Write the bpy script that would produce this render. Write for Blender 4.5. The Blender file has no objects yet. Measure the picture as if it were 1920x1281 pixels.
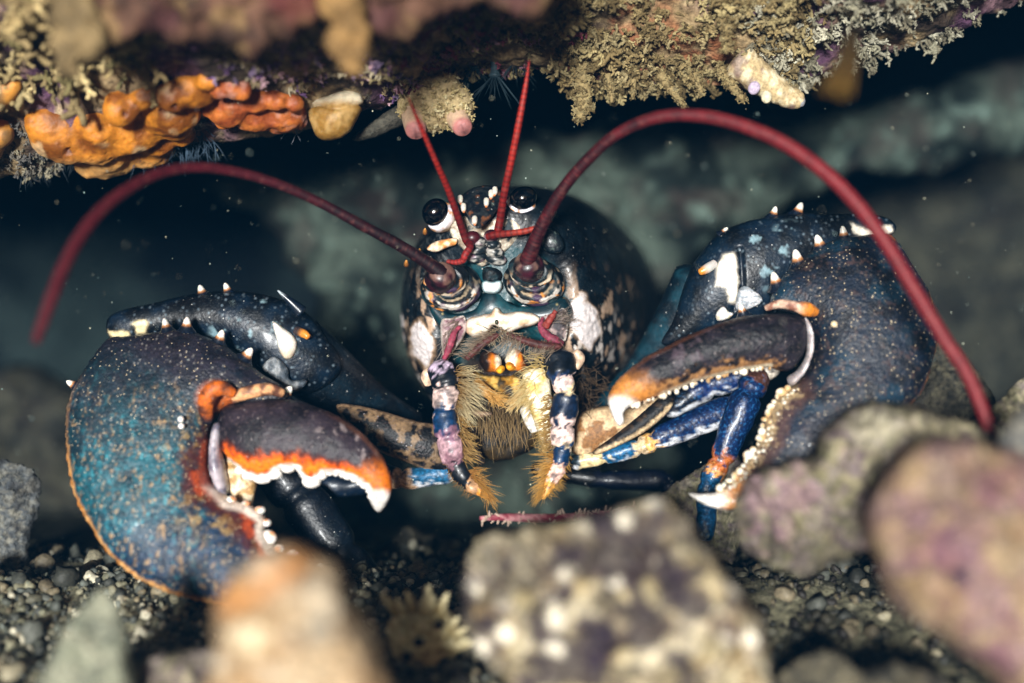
import bpy, bmesh, math, random
import numpy as np
from mathutils import Vector, Matrix, noise as mnoise
from mathutils.geometry import delaunay_2d_cdt

# ------------------------------------------------------------------ camera, light, exposure
SC = bpy.context.scene
COL = SC.collection
S = 0.4 / 1920.0            # metres per model unit (one unit = one photo pixel in the focus plane)
D = 2880.0                  # camera to focus plane, in model units
Z0 = 440.0                  # lifts the seabed to about z = 0

cam_d = bpy.data.cameras.new('camera'); cam = bpy.data.objects.new('camera', cam_d); COL.objects.link(cam)
cam.location = (0, -D * S, Z0 * S); cam.rotation_euler = (math.radians(90), 0, 0)
cam_d.sensor_width = 36; cam_d.lens = 36 * D / 1920
cam_d.clip_start = 0.01; cam_d.clip_end = 50
cam_d.dof.use_dof = True; cam_d.dof.focus_distance = (D - 25) * S; cam_d.dof.aperture_fstop = 2.5
SC.camera = cam

SUN_EL, SUN_AZ = math.radians(1.5), math.radians(-8)      # low, behind the camera and a little to its left
world = bpy.data.worlds.new('World'); SC.world = world; world.use_nodes = True
wn = world.node_tree.nodes; bg = wn['Background']
sky = wn.new('ShaderNodeTexSky'); sky.sky_type = 'NISHITA'; sky.sun_disc = False
sky.sun_elevation = SUN_EL; sky.sun_rotation = math.pi - SUN_AZ
world.node_tree.links.new(sky.outputs[0], bg.inputs[0]); bg.inputs[1].default_value = 0.05
sun_d = bpy.data.lights.new('sun', 'SUN'); sun = bpy.data.objects.new('sun', sun_d); COL.objects.link(sun)
sun_d.energy = 5.0; sun_d.angle = math.radians(9); sun_d.color = (1.0, 0.81, 0.67)
_dir = Vector((-math.sin(SUN_AZ) * math.cos(SUN_EL), math.cos(SUN_AZ) * math.cos(SUN_EL), -math.sin(SUN_EL)))
sun.rotation_euler = _dir.to_track_quat('-Z', 'Y').to_euler(); sun.location = (-0.2, -1.2, 0.4)
SC.view_settings.view_transform = 'Standard'; SC.view_settings.look = 'None'
SC.view_settings.gamma = 1; SC.view_settings.exposure = 2.3
SC.cycles.max_bounces = 6; SC.cycles.volume_bounces = 0; SC.cycles.diffuse_bounces = 2
SC.cycles.use_denoising = True

# ------------------------------------------------------------------ numeric helpers
def C(h):
    h = h.lstrip('#'); r = np.array([int(h[i:i + 2], 16) / 255 for i in (0, 2, 4)])
    return np.where(r <= .04045, r / 12.92, ((r + .055) / 1.055) ** 2.4)
def W(u, v, y=0.0):
    u = np.asarray(u, float); v = np.asarray(v, float); y = np.asarray(y, float) + 0 * u
    f = (D + y) / D
    return np.stack([(u - 960) * f, y, (640.5 - v) * f], -1)
def UV(P):
    f = (D + P[..., 1]) / D
    return 960 + P[..., 0] / f, 640.5 - P[..., 2] / f
def ss(a, b, x):
    t = np.clip((np.asarray(x, float) - a) / (b - a), 0, 1); return t * t * (3 - 2 * t)
def mix(a, b, t):
    a = np.atleast_2d(a); b = np.atleast_2d(b); t = np.asarray(t, float).reshape(-1, 1)
    return a * (1 - t) + b * t
def _hash(ix, iy, iz, s):
    h = (ix * 374761393 + iy * 668265263 + iz * 2147483647 + s * 974634777) & 0xFFFFFFFF
    h = ((h ^ (h >> 13)) * 1274126177) & 0xFFFFFFFF
    h = ((h ^ (h >> 16)) * 2246822519) & 0xFFFFFFFF
    return ((h ^ (h >> 15)) & 0xFFFFFF) / float(0xFFFFFF)
def vnoise(P, s=0):
    i = np.floor(P).astype(np.int64); f = P - i; f = f * f * (3 - 2 * f); r = 0
    for a in (0, 1):
        for b in (0, 1):
            for c in (0, 1):
                w = (f[:, 0] if a else 1 - f[:, 0]) * (f[:, 1] if b else 1 - f[:, 1]) * (f[:, 2] if c else 1 - f[:, 2])
                r = r + w * _hash(i[:, 0] + a, i[:, 1] + b, i[:, 2] + c, s)
    return r
def fbm(P, size, octv=4, s=0, gain=.5):
    """noise in 0..1 with features of about `size` units"""
    P = np.asarray(P, float) / size + 37.7 * (s + 1); r = 0; a = 1; t = 0
    for k in range(octv):
        r = r + a * vnoise(P, s + 17 * k); t += a; a *= gain; P = P * 2.03 + 11.3
    return r / t
def worley(P, size, s=0):
    """distance to the nearest cell point (0..~1) and a random number for that cell"""
    P = np.asarray(P, float) / size + 51.3; i = np.floor(P).astype(np.int64); best = np.full(len(P), 9.); idv = np.zeros(len(P))
    for a in (-1, 0, 1):
        for b in (-1, 0, 1):
            for c in (-1, 0, 1):
                x, y, z = i[:, 0] + a, i[:, 1] + b, i[:, 2] + c
                q = np.stack([x + _hash(x, y, z, s), y + _hash(x, y, z, s + 1), z + _hash(x, y, z, s + 2)], -1)
                d = np.linalg.norm(q - P, axis=1); m = d < best
                best[m] = d[m]; idv[m] = _hash(x, y, z, s + 3)[m]
    return best, idv
def seg_dist(u, v, pts, closed=False):
    pts = np.asarray(pts, float); n = len(pts); best = np.full(np.shape(u), 1e9)
    for k in range(n if closed else n - 1):
        a = pts[k]; b = pts[(k + 1) % n]; e = b - a; L = e @ e + 1e-9
        t = np.clip(((u - a[0]) * e[0] + (v - a[1]) * e[1]) / L, 0, 1)
        best = np.minimum(best, np.hypot(u - a[0] - t * e[0], v - a[1] - t * e[1]))
    return best
def inside(u, v, pts):
    pts = np.asarray(pts, float); r = np.zeros(np.shape(u), bool); n = len(pts)
    for k in range(n):
        x1, y1 = pts[k]; x2, y2 = pts[(k + 1) % n]
        if y1 == y2: continue
        r ^= ((y1 > v) != (y2 > v)) & (u < (x2 - x1) * (v - y1) / (y2 - y1) + x1)
    return r
def sdp(u, v, pts):
    """signed distance to a polygon, positive inside"""
    return np.where(inside(u, v, pts), 1, -1) * seg_dist(u, v, pts, True)
def crom(pts, n, closed=False):
    """Catmull-Rom resample to n points, even in arc length"""
    P = np.asarray(pts, float)
    if closed: Q = np.vstack([P[-1], P, P[0], P[1]])
    else: Q = np.vstack([2 * P[0] - P[1], P, 2 * P[-1] - P[-2]])
    out = []
    for k in range(len(Q) - 3):
        p0, p1, p2, p3 = Q[k:k + 4]
        t = np.linspace(0, 1, 24, endpoint=False)[:, None]
        out.append(.5 * ((2 * p1) + (-p0 + p2) * t + (2 * p0 - 5 * p1 + 4 * p2 - p3) * t ** 2 + (-p0 + 3 * p1 - 3 * p2 + p3) * t ** 3))
    R = np.vstack(out + [Q[-2:-1]]); dd = np.r_[0, np.cumsum(np.linalg.norm(np.diff(R, axis=0), axis=1))]
    x = np.linspace(0, dd[-1], n, endpoint=not closed)
    return np.stack([np.interp(x, dd, R[:, j]) for j in range(R.shape[1])], -1)
def nrm(a): return a / (np.linalg.norm(a, axis=-1, keepdims=True) + 1e-9)
def frames(P):
    T = nrm(np.gradient(P, axis=0)); up = np.array([0, -1., 0])
    if abs(T[0] @ up) > .9: up = np.array([0, 0, 1.])
    N = np.zeros_like(P); n = up - (up @ T[0]) * T[0]; N[0] = n / np.linalg.norm(n)
    for k in range(1, len(P)):
        n = N[k - 1] - (N[k - 1] @ T[k]) * T[k]; N[k] = n / (np.linalg.norm(n) + 1e-9)
    return T, N, np.cross(T, N)
def vnormals(V, F3):
    n = np.cross(V[F3[:, 1]] - V[F3[:, 0]], V[F3[:, 2]] - V[F3[:, 0]]); r = np.zeros_like(V)
    for k in range(3):
        for j in range(3): r[:, j] += np.bincount(F3[:, k], n[:, j], len(V))
    return nrm(r)

# ------------------------------------------------------------------ mesh builder
class MB:
    def __init__(s): s.V = []; s.Q = []; s.T = []; s.K = []; s.n = 0
    def add(s, V, quads=None, tris=None, col=(.5, .5, .5)):
        V = np.asarray(V, float); col = np.asarray(col, float)
        if col.ndim == 1: col = np.tile(col, (len(V), 1))
        if len(col) == 1: col = np.tile(col, (len(V), 1))
        s.V.append(V); s.K.append(np.clip(col, 0.0005, 1))
        if quads is not None and len(quads): s.Q.append(np.asarray(quads, np.int64) + s.n)
        if tris is not None and len(tris): s.T.append(np.asarray(tris, np.int64) + s.n)
        s.n += len(V); return s
    def arrays(s):
        V = np.vstack(s.V); K = np.vstack(s.K)
        Q = np.vstack(s.Q) if s.Q else np.zeros((0, 4), np.int64); T = np.vstack(s.T) if s.T else np.zeros((0, 3), np.int64)
        return V, Q, T, K
    def tri_all(s):
        V, Q, T, K = s.arrays(); return np.vstack([T, Q[:, [0, 1, 2]], Q[:, [0, 2, 3]]])
    def displace(s, fn):
        """fn(V, N) -> amount along the normal"""
        V, Q, T, K = s.arrays(); N = vnormals(V, s.tri_all()); V = V + N * fn(V, N)[:, None]
        s.V = [V]; s.K = [K]; s.Q = [Q] if len(Q) else []; s.T = [T] if len(T) else []; return s
    def paint(s, fn):
        V, Q, T, K = s.arrays(); s.K = [np.clip(fn(V, K), .0005, 1)]; s.V = [V]
        s.Q = [Q] if len(Q) else []; s.T = [T] if len(T) else []; return s
    def build(s, name, mat, parent=None, origin=None, smooth=True):
        V, Q, T, K = s.arrays()
        base = np.zeros(3)
        if parent is not None:
            o = parent
            while o is not None: base = base + np.array(o['_o']) if '_o' in o else base; o = o.parent
        if origin is None and parent is None:
            origin = np.array([(V[:, 0].min() + V[:, 0].max()) / 2, (V[:, 1].min() + V[:, 1].max()) / 2, V[:, 2].min()])
        org = np.zeros(3) if origin is None else np.asarray(origin, float)
        if parent is None:
            W_ = (V - org) * S
        else:
            W_ = (V - base) * S
        me = bpy.data.meshes.new(name); nv = len(V); nq, nt = len(Q), len(T)
        me.vertices.add(nv); me.vertices.foreach_set('co', W_.astype(np.float32).ravel())
        loops = np.r_[Q.ravel(), T.ravel()].astype(np.int32)
        me.loops.add(len(loops)); me.loops.foreach_set('vertex_index', loops)
        me.polygons.add(nq + nt)
        me.polygons.foreach_set('loop_start', np.r_[np.arange(nq) * 4, nq * 4 + np.arange(nt) * 3].astype(np.int32))
        me.update(calc_edges=True); me.validate()
        me.polygons.foreach_set('use_smooth', np.full(len(me.polygons), smooth))
        ca = me.color_attributes.new('Col', 'FLOAT_COLOR', 'POINT')
        ca.data.foreach_set('color', np.c_[K, np.ones(nv)].astype(np.float32).ravel())
        me.materials.append(mat)
        ob = bpy.data.objects.new(name, me); COL.objects.link(ob)
        if parent is not None:
            ob.parent = parent
        else:
            ob.location = ((org + [0, 0, Z0]) * S); ob['_o'] = [float(x) for x in org]
        return ob
def tag(o, label=None, cat=None, group=None, kind=None):
    for k, x in (('label', label), ('category', cat), ('group', group), ('kind', kind)):
        if x: o[k] = x
    return o
def empty(name, loc):
    o = bpy.data.objects.new(name, None); COL.objects.link(o); o.empty_display_size = .02
    loc = np.asarray(loc, float); o.location = (loc + [0, 0, Z0]) * S; o['_o'] = [float(x) for x in loc]; return o

def gridquads(n, m, wrap=False):
    i, j = np.meshgrid(np.arange(n - 1), np.arange(m if wrap else m - 1), indexing='ij'); j2 = (j + 1) % m
    return np.stack([i * m + j, i * m + j2, (i + 1) * m + j2, (i + 1) * m + j], -1).reshape(-1, 4)
def tube(mb, P, R, n=12, m=None, flat=1.0, col=(.5, .5, .5), smooth=True, twist=0., cap=True):
    """swept tube; R radius list along P; flat scales the axis across the view; col colour or fn(t, ang, V)"""
    P = np.asarray(P, float); R = np.asarray(R, float) * np.ones(len(P))
    if smooth:
        m = m or max(8, 4 * len(P)); Q = crom(np.c_[P, R], m); P, R = Q[:, :3], np.maximum(Q[:, 3], .05)
    T, N, B = frames(P); k = len(P)
    if cap:
        P = np.vstack([P[0] - T[0] * R[0] * .35, P[0] - T[0] * R[0] * .25, P, P[-1] + T[-1] * R[-1] * .25, P[-1] + T[-1] * R[-1] * .35])
        R = np.r_[R[0] * .02, R[0] * .7, R, R[-1] * .7, R[-1] * .02]; N = np.vstack([N[0], N[0], N, N[-1], N[-1]]); B = np.vstack([B[0], B[0], B, B[-1], B[-1]])
    k = len(P); a = np.linspace(0, 2 * np.pi, n, endpoint=False) + twist
    V = P[:, None] + (R[:, None, None] * (np.cos(a)[None, :, None] * N[:, None] * flat + np.sin(a)[None, :, None] * B[:, None]))
    V = V.reshape(-1, 3); t = np.repeat(np.linspace(0, 1, k), n); aa = np.tile(a, k)
    c = col(t, aa, V) if callable(col) else col
    return mb.add(V, gridquads(k, n, True), None, c)
_sph = {}
def sphere(n):
    if n not in _sph:
        bm = bmesh.new(); bmesh.ops.create_icosphere(bm, subdivisions=n, radius=1)
        bm.verts.ensure_lookup_table()
        _sph[n] = (np.array([v.co[:] for v in bm.verts]), np.array([[v.index for v in f.verts] for f in bm.faces])); bm.free()
    return _sph[n]
def rot(rx=0, ry=0, rz=0):
    return np.array(Matrix.Rotation(math.radians(rz), 3, 'Z') @ Matrix.Rotation(math.radians(ry), 3, 'Y') @ Matrix.Rotation(math.radians(rx), 3, 'X'))
def ball(mb, c, r, n=4, R=None, col=(.5, .5, .5), disp=None):
    V, F = sphere(n); V = V * np.asarray(r, float) * np.ones(3)
    if R is not None: V = V @ np.asarray(R).T
    V = V + np.asarray(c, float)
    if disp is not None:
        N = vnormals(V, F); V = V + N * disp(V)[:, None]
    return mb.add(V, None, F, col(V) if callable(col) else col)
def inflate(mb, poly, y=0., tf=40., tb=None, step=5., col=(.5, .5, .5), disp=None, smooth=True, pw=.5, ybump=None):
    """a closed outline in photo coordinates, stood at depth y (number or fn(u,v)) and given rounded thickness"""
    tb = tf if tb is None else tb; poly = np.asarray(poly, float)
    per = np.linalg.norm(np.diff(np.vstack([poly, poly[:1]]), axis=0), axis=1).sum()
    B = crom(poly, max(12, int(per / step)), True) if smooth else poly
    x0, y0 = B.min(0); x1, y1 = B.max(0)
    gx, gy = np.meshgrid(np.arange(x0, x1 + step, step), np.arange(y0, y1 + step, step * .87))
    gx = gx + (np.arange(gx.shape[0]) % 2)[:, None] * step * .5; gx = gx.ravel(); gy = gy.ravel()
    m = sdp(gx, gy, B) > step * .6; I = np.stack([gx[m], gy[m]], -1); nb = len(B)
    P = np.vstack([B, I]); E = [(k, (k + 1) % nb) for k in range(nb)]
    vs, es, fs, *_ = delaunay_2d_cdt([Vector(p) for p in P], E, [], 1, 1e-4)
    P = np.array([v[:] for v in vs]); F = np.array([f for f in fs if len(f) == 3])
    ar = (P[F[:, 1], 0] - P[F[:, 0], 0]) * (P[F[:, 2], 1] - P[F[:, 0], 1]) - (P[F[:, 1], 1] - P[F[:, 0], 1]) * (P[F[:, 2], 0] - P[F[:, 0], 0])
    F[ar < 0] = F[ar < 0][:, ::-1]
    ed = np.vstack([F[:, [0, 1]], F[:, [1, 2]], F[:, [2, 0]]]); se = np.sort(ed, 1)
    uq, cnt = np.unique(se, axis=0, return_counts=True); n = len(P)
    bd = np.zeros(n, bool); bd[uq[cnt == 1].ravel()] = True; fr = ~bd
    a, b = uq[:, 0], uq[:, 1]
    def A(x): d = x[a] - x[b]; return (np.bincount(a, d, n) - np.bincount(b, d, n)) * fr
    x = np.zeros(n); r = fr.astype(float); p = r.copy(); rs = r @ r; r0 = rs
    for _ in range(400):
        Ap = A(p); al = rs / (p @ Ap + 1e-12); x += al * p; r -= al * Ap; r2 = r @ r
        if r2 < 1e-6 * r0: break
        p = r + (r2 / rs) * p; rs = r2
    x = np.maximum(x, 0) * fr; h = (x / (x.max() + 1e-9)) ** pw
    u, v = P[:, 0], P[:, 1]; yb = y(u, v) if callable(y) else np.full(n, float(y))
    d = seg_dist(u, v, B, True)
    fro = W(u, v, yb); bac = fro.copy()
    hf = h.copy()
    fro[:, 1] -= tf * hf; bac[:, 1] += tb * h
    if ybump is not None: fro[:, 1] -= ybump(u, v, d, h)
    idx = np.full(n, -1); ii = np.where(fr)[0]; idx[ii] = n + np.arange(len(ii)); idx[bd] = np.where(bd)[0]
    V = np.vstack([fro, bac[ii]]); Fa = F; Fb = idx[F][:, ::-1]
    FF = np.vstack([Fa, Fb])
    # face winding: front looks towards -y
    nn = np.cross(V[Fa[:, 1]] - V[Fa[:, 0]], V[Fa[:, 2]] - V[Fa[:, 0]])
    if nn[:, 1].sum() > 0: FF = FF[:, ::-1]
    uu = np.r_[u, u[ii]]; vv = np.r_[v, v[ii]]; dd = np.r_[d, d[ii]]; hh = np.r_[h, h[ii]]; sd = np.r_[np.ones(n), -np.ones(len(ii))]
    if disp is not None:
        N = vnormals(V, FF); V = V + N * disp(V, uu, vv, dd, hh)[:, None]
    c = col(uu, vv, dd, hh, V) if callable(col) else col
    return mb.add(V, None, FF, c)
def hairs(mb, roots, dirs, length, r0=1.2, bend=None, seg=5, col=(.5, .4, .2), jit=.2, rng=None, tipcol=None):
    """many thin tapering hairs at once"""
    rng = rng or np.random.default_rng(1); roots = np.asarray(roots, float); M = len(roots)
    d = nrm(np.asarray(dirs, float) + rng.normal(0, jit, (M, 3))); L = np.asarray(length, float) * rng.uniform(.6, 1.15, M)
    bend = np.zeros((M, 3)) if bend is None else np.asarray(bend, float) + rng.normal(0, .12, (M, 3))
    t = np.linspace(0, 1, seg)
    P = roots[:, None] + (d[:, None] * t[None, :, None] + bend[:, None] * (t ** 2)[None, :, None]) * L[:, None, None]
    side = nrm(np.cross(d, np.array([0.13, -1, .21]))); oth = np.cross(d, side)
    rr = r0 * (1 - .9 * t ** 1.5); a = np.array([0, 2.094, 4.189])
    V = P[:, :, None] + rr[None, :, None, None] * (np.cos(a)[None, None, :, None] * side[:, None, None] + np.sin(a)[None, None, :, None] * oth[:, None, None])
    q = gridquads(seg, 3, True); Q = (q[None] + (np.arange(M) * seg * 3)[:, None, None]).reshape(-1, 4)
    c = np.asarray(col, float); c = c if c.ndim == 2 else np.tile(c, (M, 1)); c = c * rng.uniform(.75, 1.2, (M, 1))
    cc = np.repeat(c, seg * 3, 0)
    if tipcol is not None:
        tt = np.tile(np.repeat(t, 3), M); cc = mix(cc, tipcol, tt ** 1.5)
    return mb.add(V.reshape(-1, 3), Q, None, cc)
def stamp(mb, variants, P, N, scale, col, rng, jit=.35):
    """copies of small branching pieces, stood on points P along N, merged into the growing mesh"""
    P = np.asarray(P, float); N = nrm(np.asarray(N, float) + rng.normal(0, jit, P.shape)); M = len(P)
    scale = np.asarray(scale, float) * np.ones(M); col = np.asarray(col, float); col = col if col.ndim == 2 else np.tile(col, (M, 1))
    pick = rng.integers(0, len(variants), M)
    for k, (V, Q, T, K) in enumerate(variants):
        m = np.where(pick == k)[0]
        if not len(m): continue
        z = N[m]; x = nrm(np.cross(z, rng.normal(0, 1, z.shape))); y = np.cross(z, x)
        R = np.stack([x, y, z], -1)
        VV = np.einsum('mij,nj->mni', R, V) * scale[m][:, None, None] + P[m][:, None]
        off = (np.arange(len(m)) * len(V))[:, None, None]
        cc = np.clip(col[m][:, None] * K[None], 0, 1).reshape(-1, 3)
        mb.add(VV.reshape(-1, 3), (Q[None] + off).reshape(-1, 4) if len(Q) else None, (T[None] + off).reshape(-1, 3) if len(T) else None, cc)
    return mb
def twig(seed, L=1., r=.085, depth=2, spread=.8, kids=4):
    """one little branching sprig of height about 1"""
    rng = np.random.default_rng(seed); mb = MB()
    def grow(p, d, L, r, k):
        n = 4; pts = [p]; dd = d
        for i in range(n):
            dd = nrm(dd + rng.normal(0, .28, 3)); pts.append(pts[-1] + dd * L / n)
        pts = np.array(pts); rr = r * np.linspace(1, .75, n + 1)
        base = .75 + .25 * (depth - k) / max(depth, 1)
        tube(mb, pts, rr, n=5, smooth=False, col=np.tile([base] * 3, (1, 1)))
        if k > 0:
            for q in range(kids):
                i = rng.integers(1, n + 1); grow(pts[i], nrm(dd * .7 + rng.normal(0, spread, 3)), L * rng.uniform(.35, .6), r * .75, k - 1)
    grow(np.zeros(3), np.array([0, 0, 1.]), L * .75, r, depth)
    return mb.arrays()
def pebble(seed, n=2):
    rng = np.random.default_rng(seed); V, F = sphere(n); V = V / np.abs(V).max(1, keepdims=True) ** rng.uniform(.2, .6); V = V * rng.uniform(.3, 1., 3)
    w = fbm(V + seed * 7.1, .6, 3, seed); V = V * (.45 + 1.1 * w)[:, None]
    return (V, np.zeros((0, 4), np.int64), F, np.tile(np.ones(3), (len(V), 1)) * (.8 + .4 * fbm(V + seed, .35, 2, seed + 5))[:, None])

# ------------------------------------------------------------------ materials
def px(n): return 1.0 / (n * S)
def mat(name, rough=.5, bumps=(), vary=(6, .25), spec=.5, coat=0., sss=0., speck=None, fine=None):
    m = bpy.data.materials.new(name); m.use_nodes = True; nt = m.node_tree; nd = nt.nodes; lk = nt.links
    b = nd['Principled BSDF']; at = nd.new('ShaderNodeAttribute'); at.attribute_name = 'Col'
    tc = nd.new('ShaderNodeTexCoord'); base = at.outputs['Color']
    if vary:
        nz = nd.new('ShaderNodeTexNoise'); nz.inputs['Scale'].default_value = px(vary[0]); nz.inputs['Detail'].default_value = 5
        lk.new(tc.outputs['Object'], nz.inputs['Vector'])
        mr = nd.new('ShaderNodeMapRange'); mr.inputs['From Min'].default_value = .3; mr.inputs['From Max'].default_value = .7
        mr.inputs['To Min'].default_value = 1 - vary[1]; mr.inputs['To Max'].default_value = 1 + vary[1]
        lk.new(nz.outputs['Fac'], mr.inputs['Value'])
        mx = nd.new('ShaderNodeMix'); mx.data_type = 'RGBA'; mx.blend_type = 'MULTIPLY'; mx.inputs['Factor'].default_value = 1
        lk.new(base, mx.inputs['A']); lk.new(mr.outputs[0], mx.inputs['B']); base = mx.outputs['Result']
    if speck:                                    # (cell size, radius 0..1, colour, amount)
        vo = nd.new('ShaderNodeTexVoronoi'); vo.inputs['Scale'].default_value = px(speck[0]); lk.new(tc.outputs['Object'], vo.inputs['Vector'])
        r1 = nd.new('ShaderNodeMapRange'); r1.inputs['From Min'].default_value = speck[1]; r1.inputs['From Max'].default_value = speck[1] * .5
        lk.new(vo.outputs['Distance'], r1.inputs['Value'])
        sp = nd.new('ShaderNodeSeparateColor'); lk.new(vo.outputs['Color'], sp.inputs[0])
        th = nd.new('ShaderNodeMath'); th.operation = 'LESS_THAN'; th.inputs[1].default_value = speck[3]; lk.new(sp.outputs[0], th.inputs[0])
        mu = nd.new('ShaderNodeMath'); mu.operation = 'MULTIPLY'; lk.new(r1.outputs[0], mu.inputs[0]); lk.new(th.outputs[0], mu.inputs[1])
        mx = nd.new('ShaderNodeMix'); mx.data_type = 'RGBA'; lk.new(mu.outputs[0], mx.inputs['Factor'])
        lk.new(base, mx.inputs['A']); mx.inputs['B'].default_value = (*C(speck[2]), 1); base = mx.outputs['Result']
    if fine:                                     # (size, colour, low, high, amount, stretch)
        nz = nd.new('ShaderNodeTexNoise'); nz.inputs['Scale'].default_value = px(fine[0]); nz.inputs['Detail'].default_value = 3
        mp = nd.new('ShaderNodeMapping'); mp.inputs['Scale'].default_value = fine[5]; lk.new(tc.outputs['Object'], mp.inputs['Vector']); lk.new(mp.outputs[0], nz.inputs['Vector'])
        r1 = nd.new('ShaderNodeMapRange'); r1.inputs['From Min'].default_value = fine[2]; r1.inputs['From Max'].default_value = fine[3]; r1.inputs['To Max'].default_value = fine[4]
        lk.new(nz.outputs['Fac'], r1.inputs['Value'])
        mx = nd.new('ShaderNodeMix'); mx.data_type = 'RGBA'; lk.new(r1.outputs[0], mx.inputs['Factor']); lk.new(base, mx.inputs['A']); mx.inputs['B'].default_value = (*C(fine[1]), 1); base = mx.outputs['Result']
    lk.new(base, b.inputs['Base Color'])
    b.inputs['Roughness'].default_value = rough; b.inputs['Specular IOR Level'].default_value = spec
    b.inputs['Coat Weight'].default_value = coat; b.inputs['Coat Roughness'].default_value = .15
    if sss:
        b.inputs['Subsurface Weight'].default_value = sss; b.inputs['Subsurface Radius'].default_value = (1, .5, .3); b.inputs['Subsurface Scale'].default_value = 12 * S
    last = None
    for kind, size, strength, dist in bumps:
        if kind == 'v':
            t = nd.new('ShaderNodeTexVoronoi'); t.feature = 'SMOOTH_F1'; out = t.outputs['Distance']; inv = True
        else:
            t = nd.new('ShaderNodeTexNoise'); t.inputs['Detail'].default_value = 6; out = t.outputs['Fac']; inv = False
        t.inputs['Scale'].default_value = px(size); lk.new(tc.outputs['Object'], t.inputs['Vector'])
        bp = nd.new('ShaderNodeBump'); bp.invert = inv; bp.inputs['Strength'].default_value = strength; bp.inputs['Distance'].default_value = dist * S
        lk.new(out, bp.inputs['Height'])
        if last is not None: lk.new(last, bp.inputs['Normal'])
        last = bp.outputs['Normal']
    if last is not None: lk.new(last, b.inputs['Normal'])
    return m
M = {}
M['shell'] = mat('lobster_shell', .42, [('v', 6, .3, 2), ('n', 3, .3, 1.2)], (9, .3), .35, .1, speck=(9, .2, '#a9a8a4', .16), fine=(3.5, '#6f7674', .6, .72, .22, (1, 1, 1)))
M['claw'] = mat('claw_shell', .46, [('v', 4.5, .55, 2), ('n', 2.5, .6, 1.6), ('n', 26, .12, 6)], (5, .45), .5, .15, speck=(6, .25, '#d8c4a4', .34), fine=(4.5, '#3c3a44', .56, .68, .4, (1.3, 1, .7)))  # speck paints sparkle highlights along with the pale freckles
M['finger'] = mat('claw_finger_shell', .48, [('n', 4, .5, 2), ('v', 5, .35, 2)], (6, .35), .3, 0, speck=(9, .2, '#8f8484', .2), fine=(6, '#6a5a58', .56, .7, .35, (.8, 1, 1.2)))
M['gloss'] = mat('wet_smooth_shell', .4, [('n', 10, .2, 3), ('n', 3, .2, 1)], (9, .35), .4, .1)
M['eye'] = mat('eye_black', .05, [], None, .6, 1.)
M['ivory'] = mat('ivory_spine', .35, [('n', 5, .15, 1.5)], (7, .12), .5, .2, sss=.25)
M['red'] = mat('red_antenna', .55, [('n', 3, .3, 1)], (12, .2), .3)
M['soft'] = mat('soft_mouthpart', .55, [('n', 5, .5, 2.5)], (6, .4), .3, 0, sss=.12)
M['limb'] = mat('mouth_limb_shell', .4, [('n', 6, .35, 2)], (6, .45), .4, .1)
M['hair'] = mat('bristle', .55, [], None, .4)
M['leg'] = mat('leg_shell', .38, [('v', 8, .35, 3), ('n', 4, .3, 1.5)], (6, .6), .4, .1, fine=(6, '#2f78a8', .55, .66, .32, (1, 1, 1)))
M['rock'] = mat('crusted_rock', .8, [('n', 22, .9, 16), ('n', 7, .7, 6)], (10, .45), .3)
M['wall'] = mat('cave_rock', .85, [('n', 40, .8, 20), ('n', 9, .5, 6)], (30, .4), .25)
M['turf'] = mat('animal_turf', .8, [('n', 3, .5, 2)], (5, .3), .25)
M['sponge'] = mat('encrusting_sponge', .55, [('n', 8, .35, 3), ('v', 4, .25, 1.5)], (9, .2), .4, sss=.2)
M['sand'] = mat('seabed_grit', .85, [('n', 6, .8, 5)], (5, .5), .3)
M['stone'] = mat('gravel_stone', .6, [('n', 5, .5, 3)], (6, .35), .4)
M['shellbit'] = mat('broken_seashell', .35, [('n', 6, .2, 2)], (8, .12), .5, .3, sss=.2)
# ------------------------------------------------------------------ the setting
RNG = np.random.default_rng(7)
def floor_z(x, y):
    q = np.stack([np.ravel(x), np.ravel(y), 0 * np.ravel(x)], -1)
    z = -438 - .36 * np.maximum(0, -90 - np.ravel(y)) + 55 * (fbm(q, 170, 3, 3) - .5) + 22 * (fbm(q, 40, 3, 5) - .5)
    return z.reshape(np.shape(x))
def axis(lo, a, b, hi, fine, coarse):
    return np.r_[np.arange(lo, a, coarse), np.arange(a, b, fine), np.arange(b, hi + coarse, coarse)]
xs = axis(-3600, -1150, 900, 3600, 9, 60); ys = axis(-2700, -620, 420, 3400, 9, 60)
X, Y = np.meshgrid(xs, ys, indexing='ij'); Zf = floor_z(X, Y)
P = np.stack([X, Y, Zf], -1).reshape(-1, 3); Zn = fbm(P, 12, 3, 9); P[:, 2] += 12 * (Zn - .5)
n1 = fbm(P, 60, 4, 21); n2 = fbm(P, 9, 2, 22)
c = mix(C('#24261f'), C('#7c7860'), ss(.35, .65, n1)); c = mix(c, C('#b4ae94'), ss(.62, .75, n2) * .7); c = mix(c, C('#1c1d1a'), ss(.45, .3, n2) * .7)
mb = MB(); mb.add(P, gridquads(len(xs), len(ys)), None, c)
tag(mb.build('seabed', M['sand'], origin=(0, 0, -440)), 'gritty grey seabed on the floor of the crevice', 'seabed', kind='structure')

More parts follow.
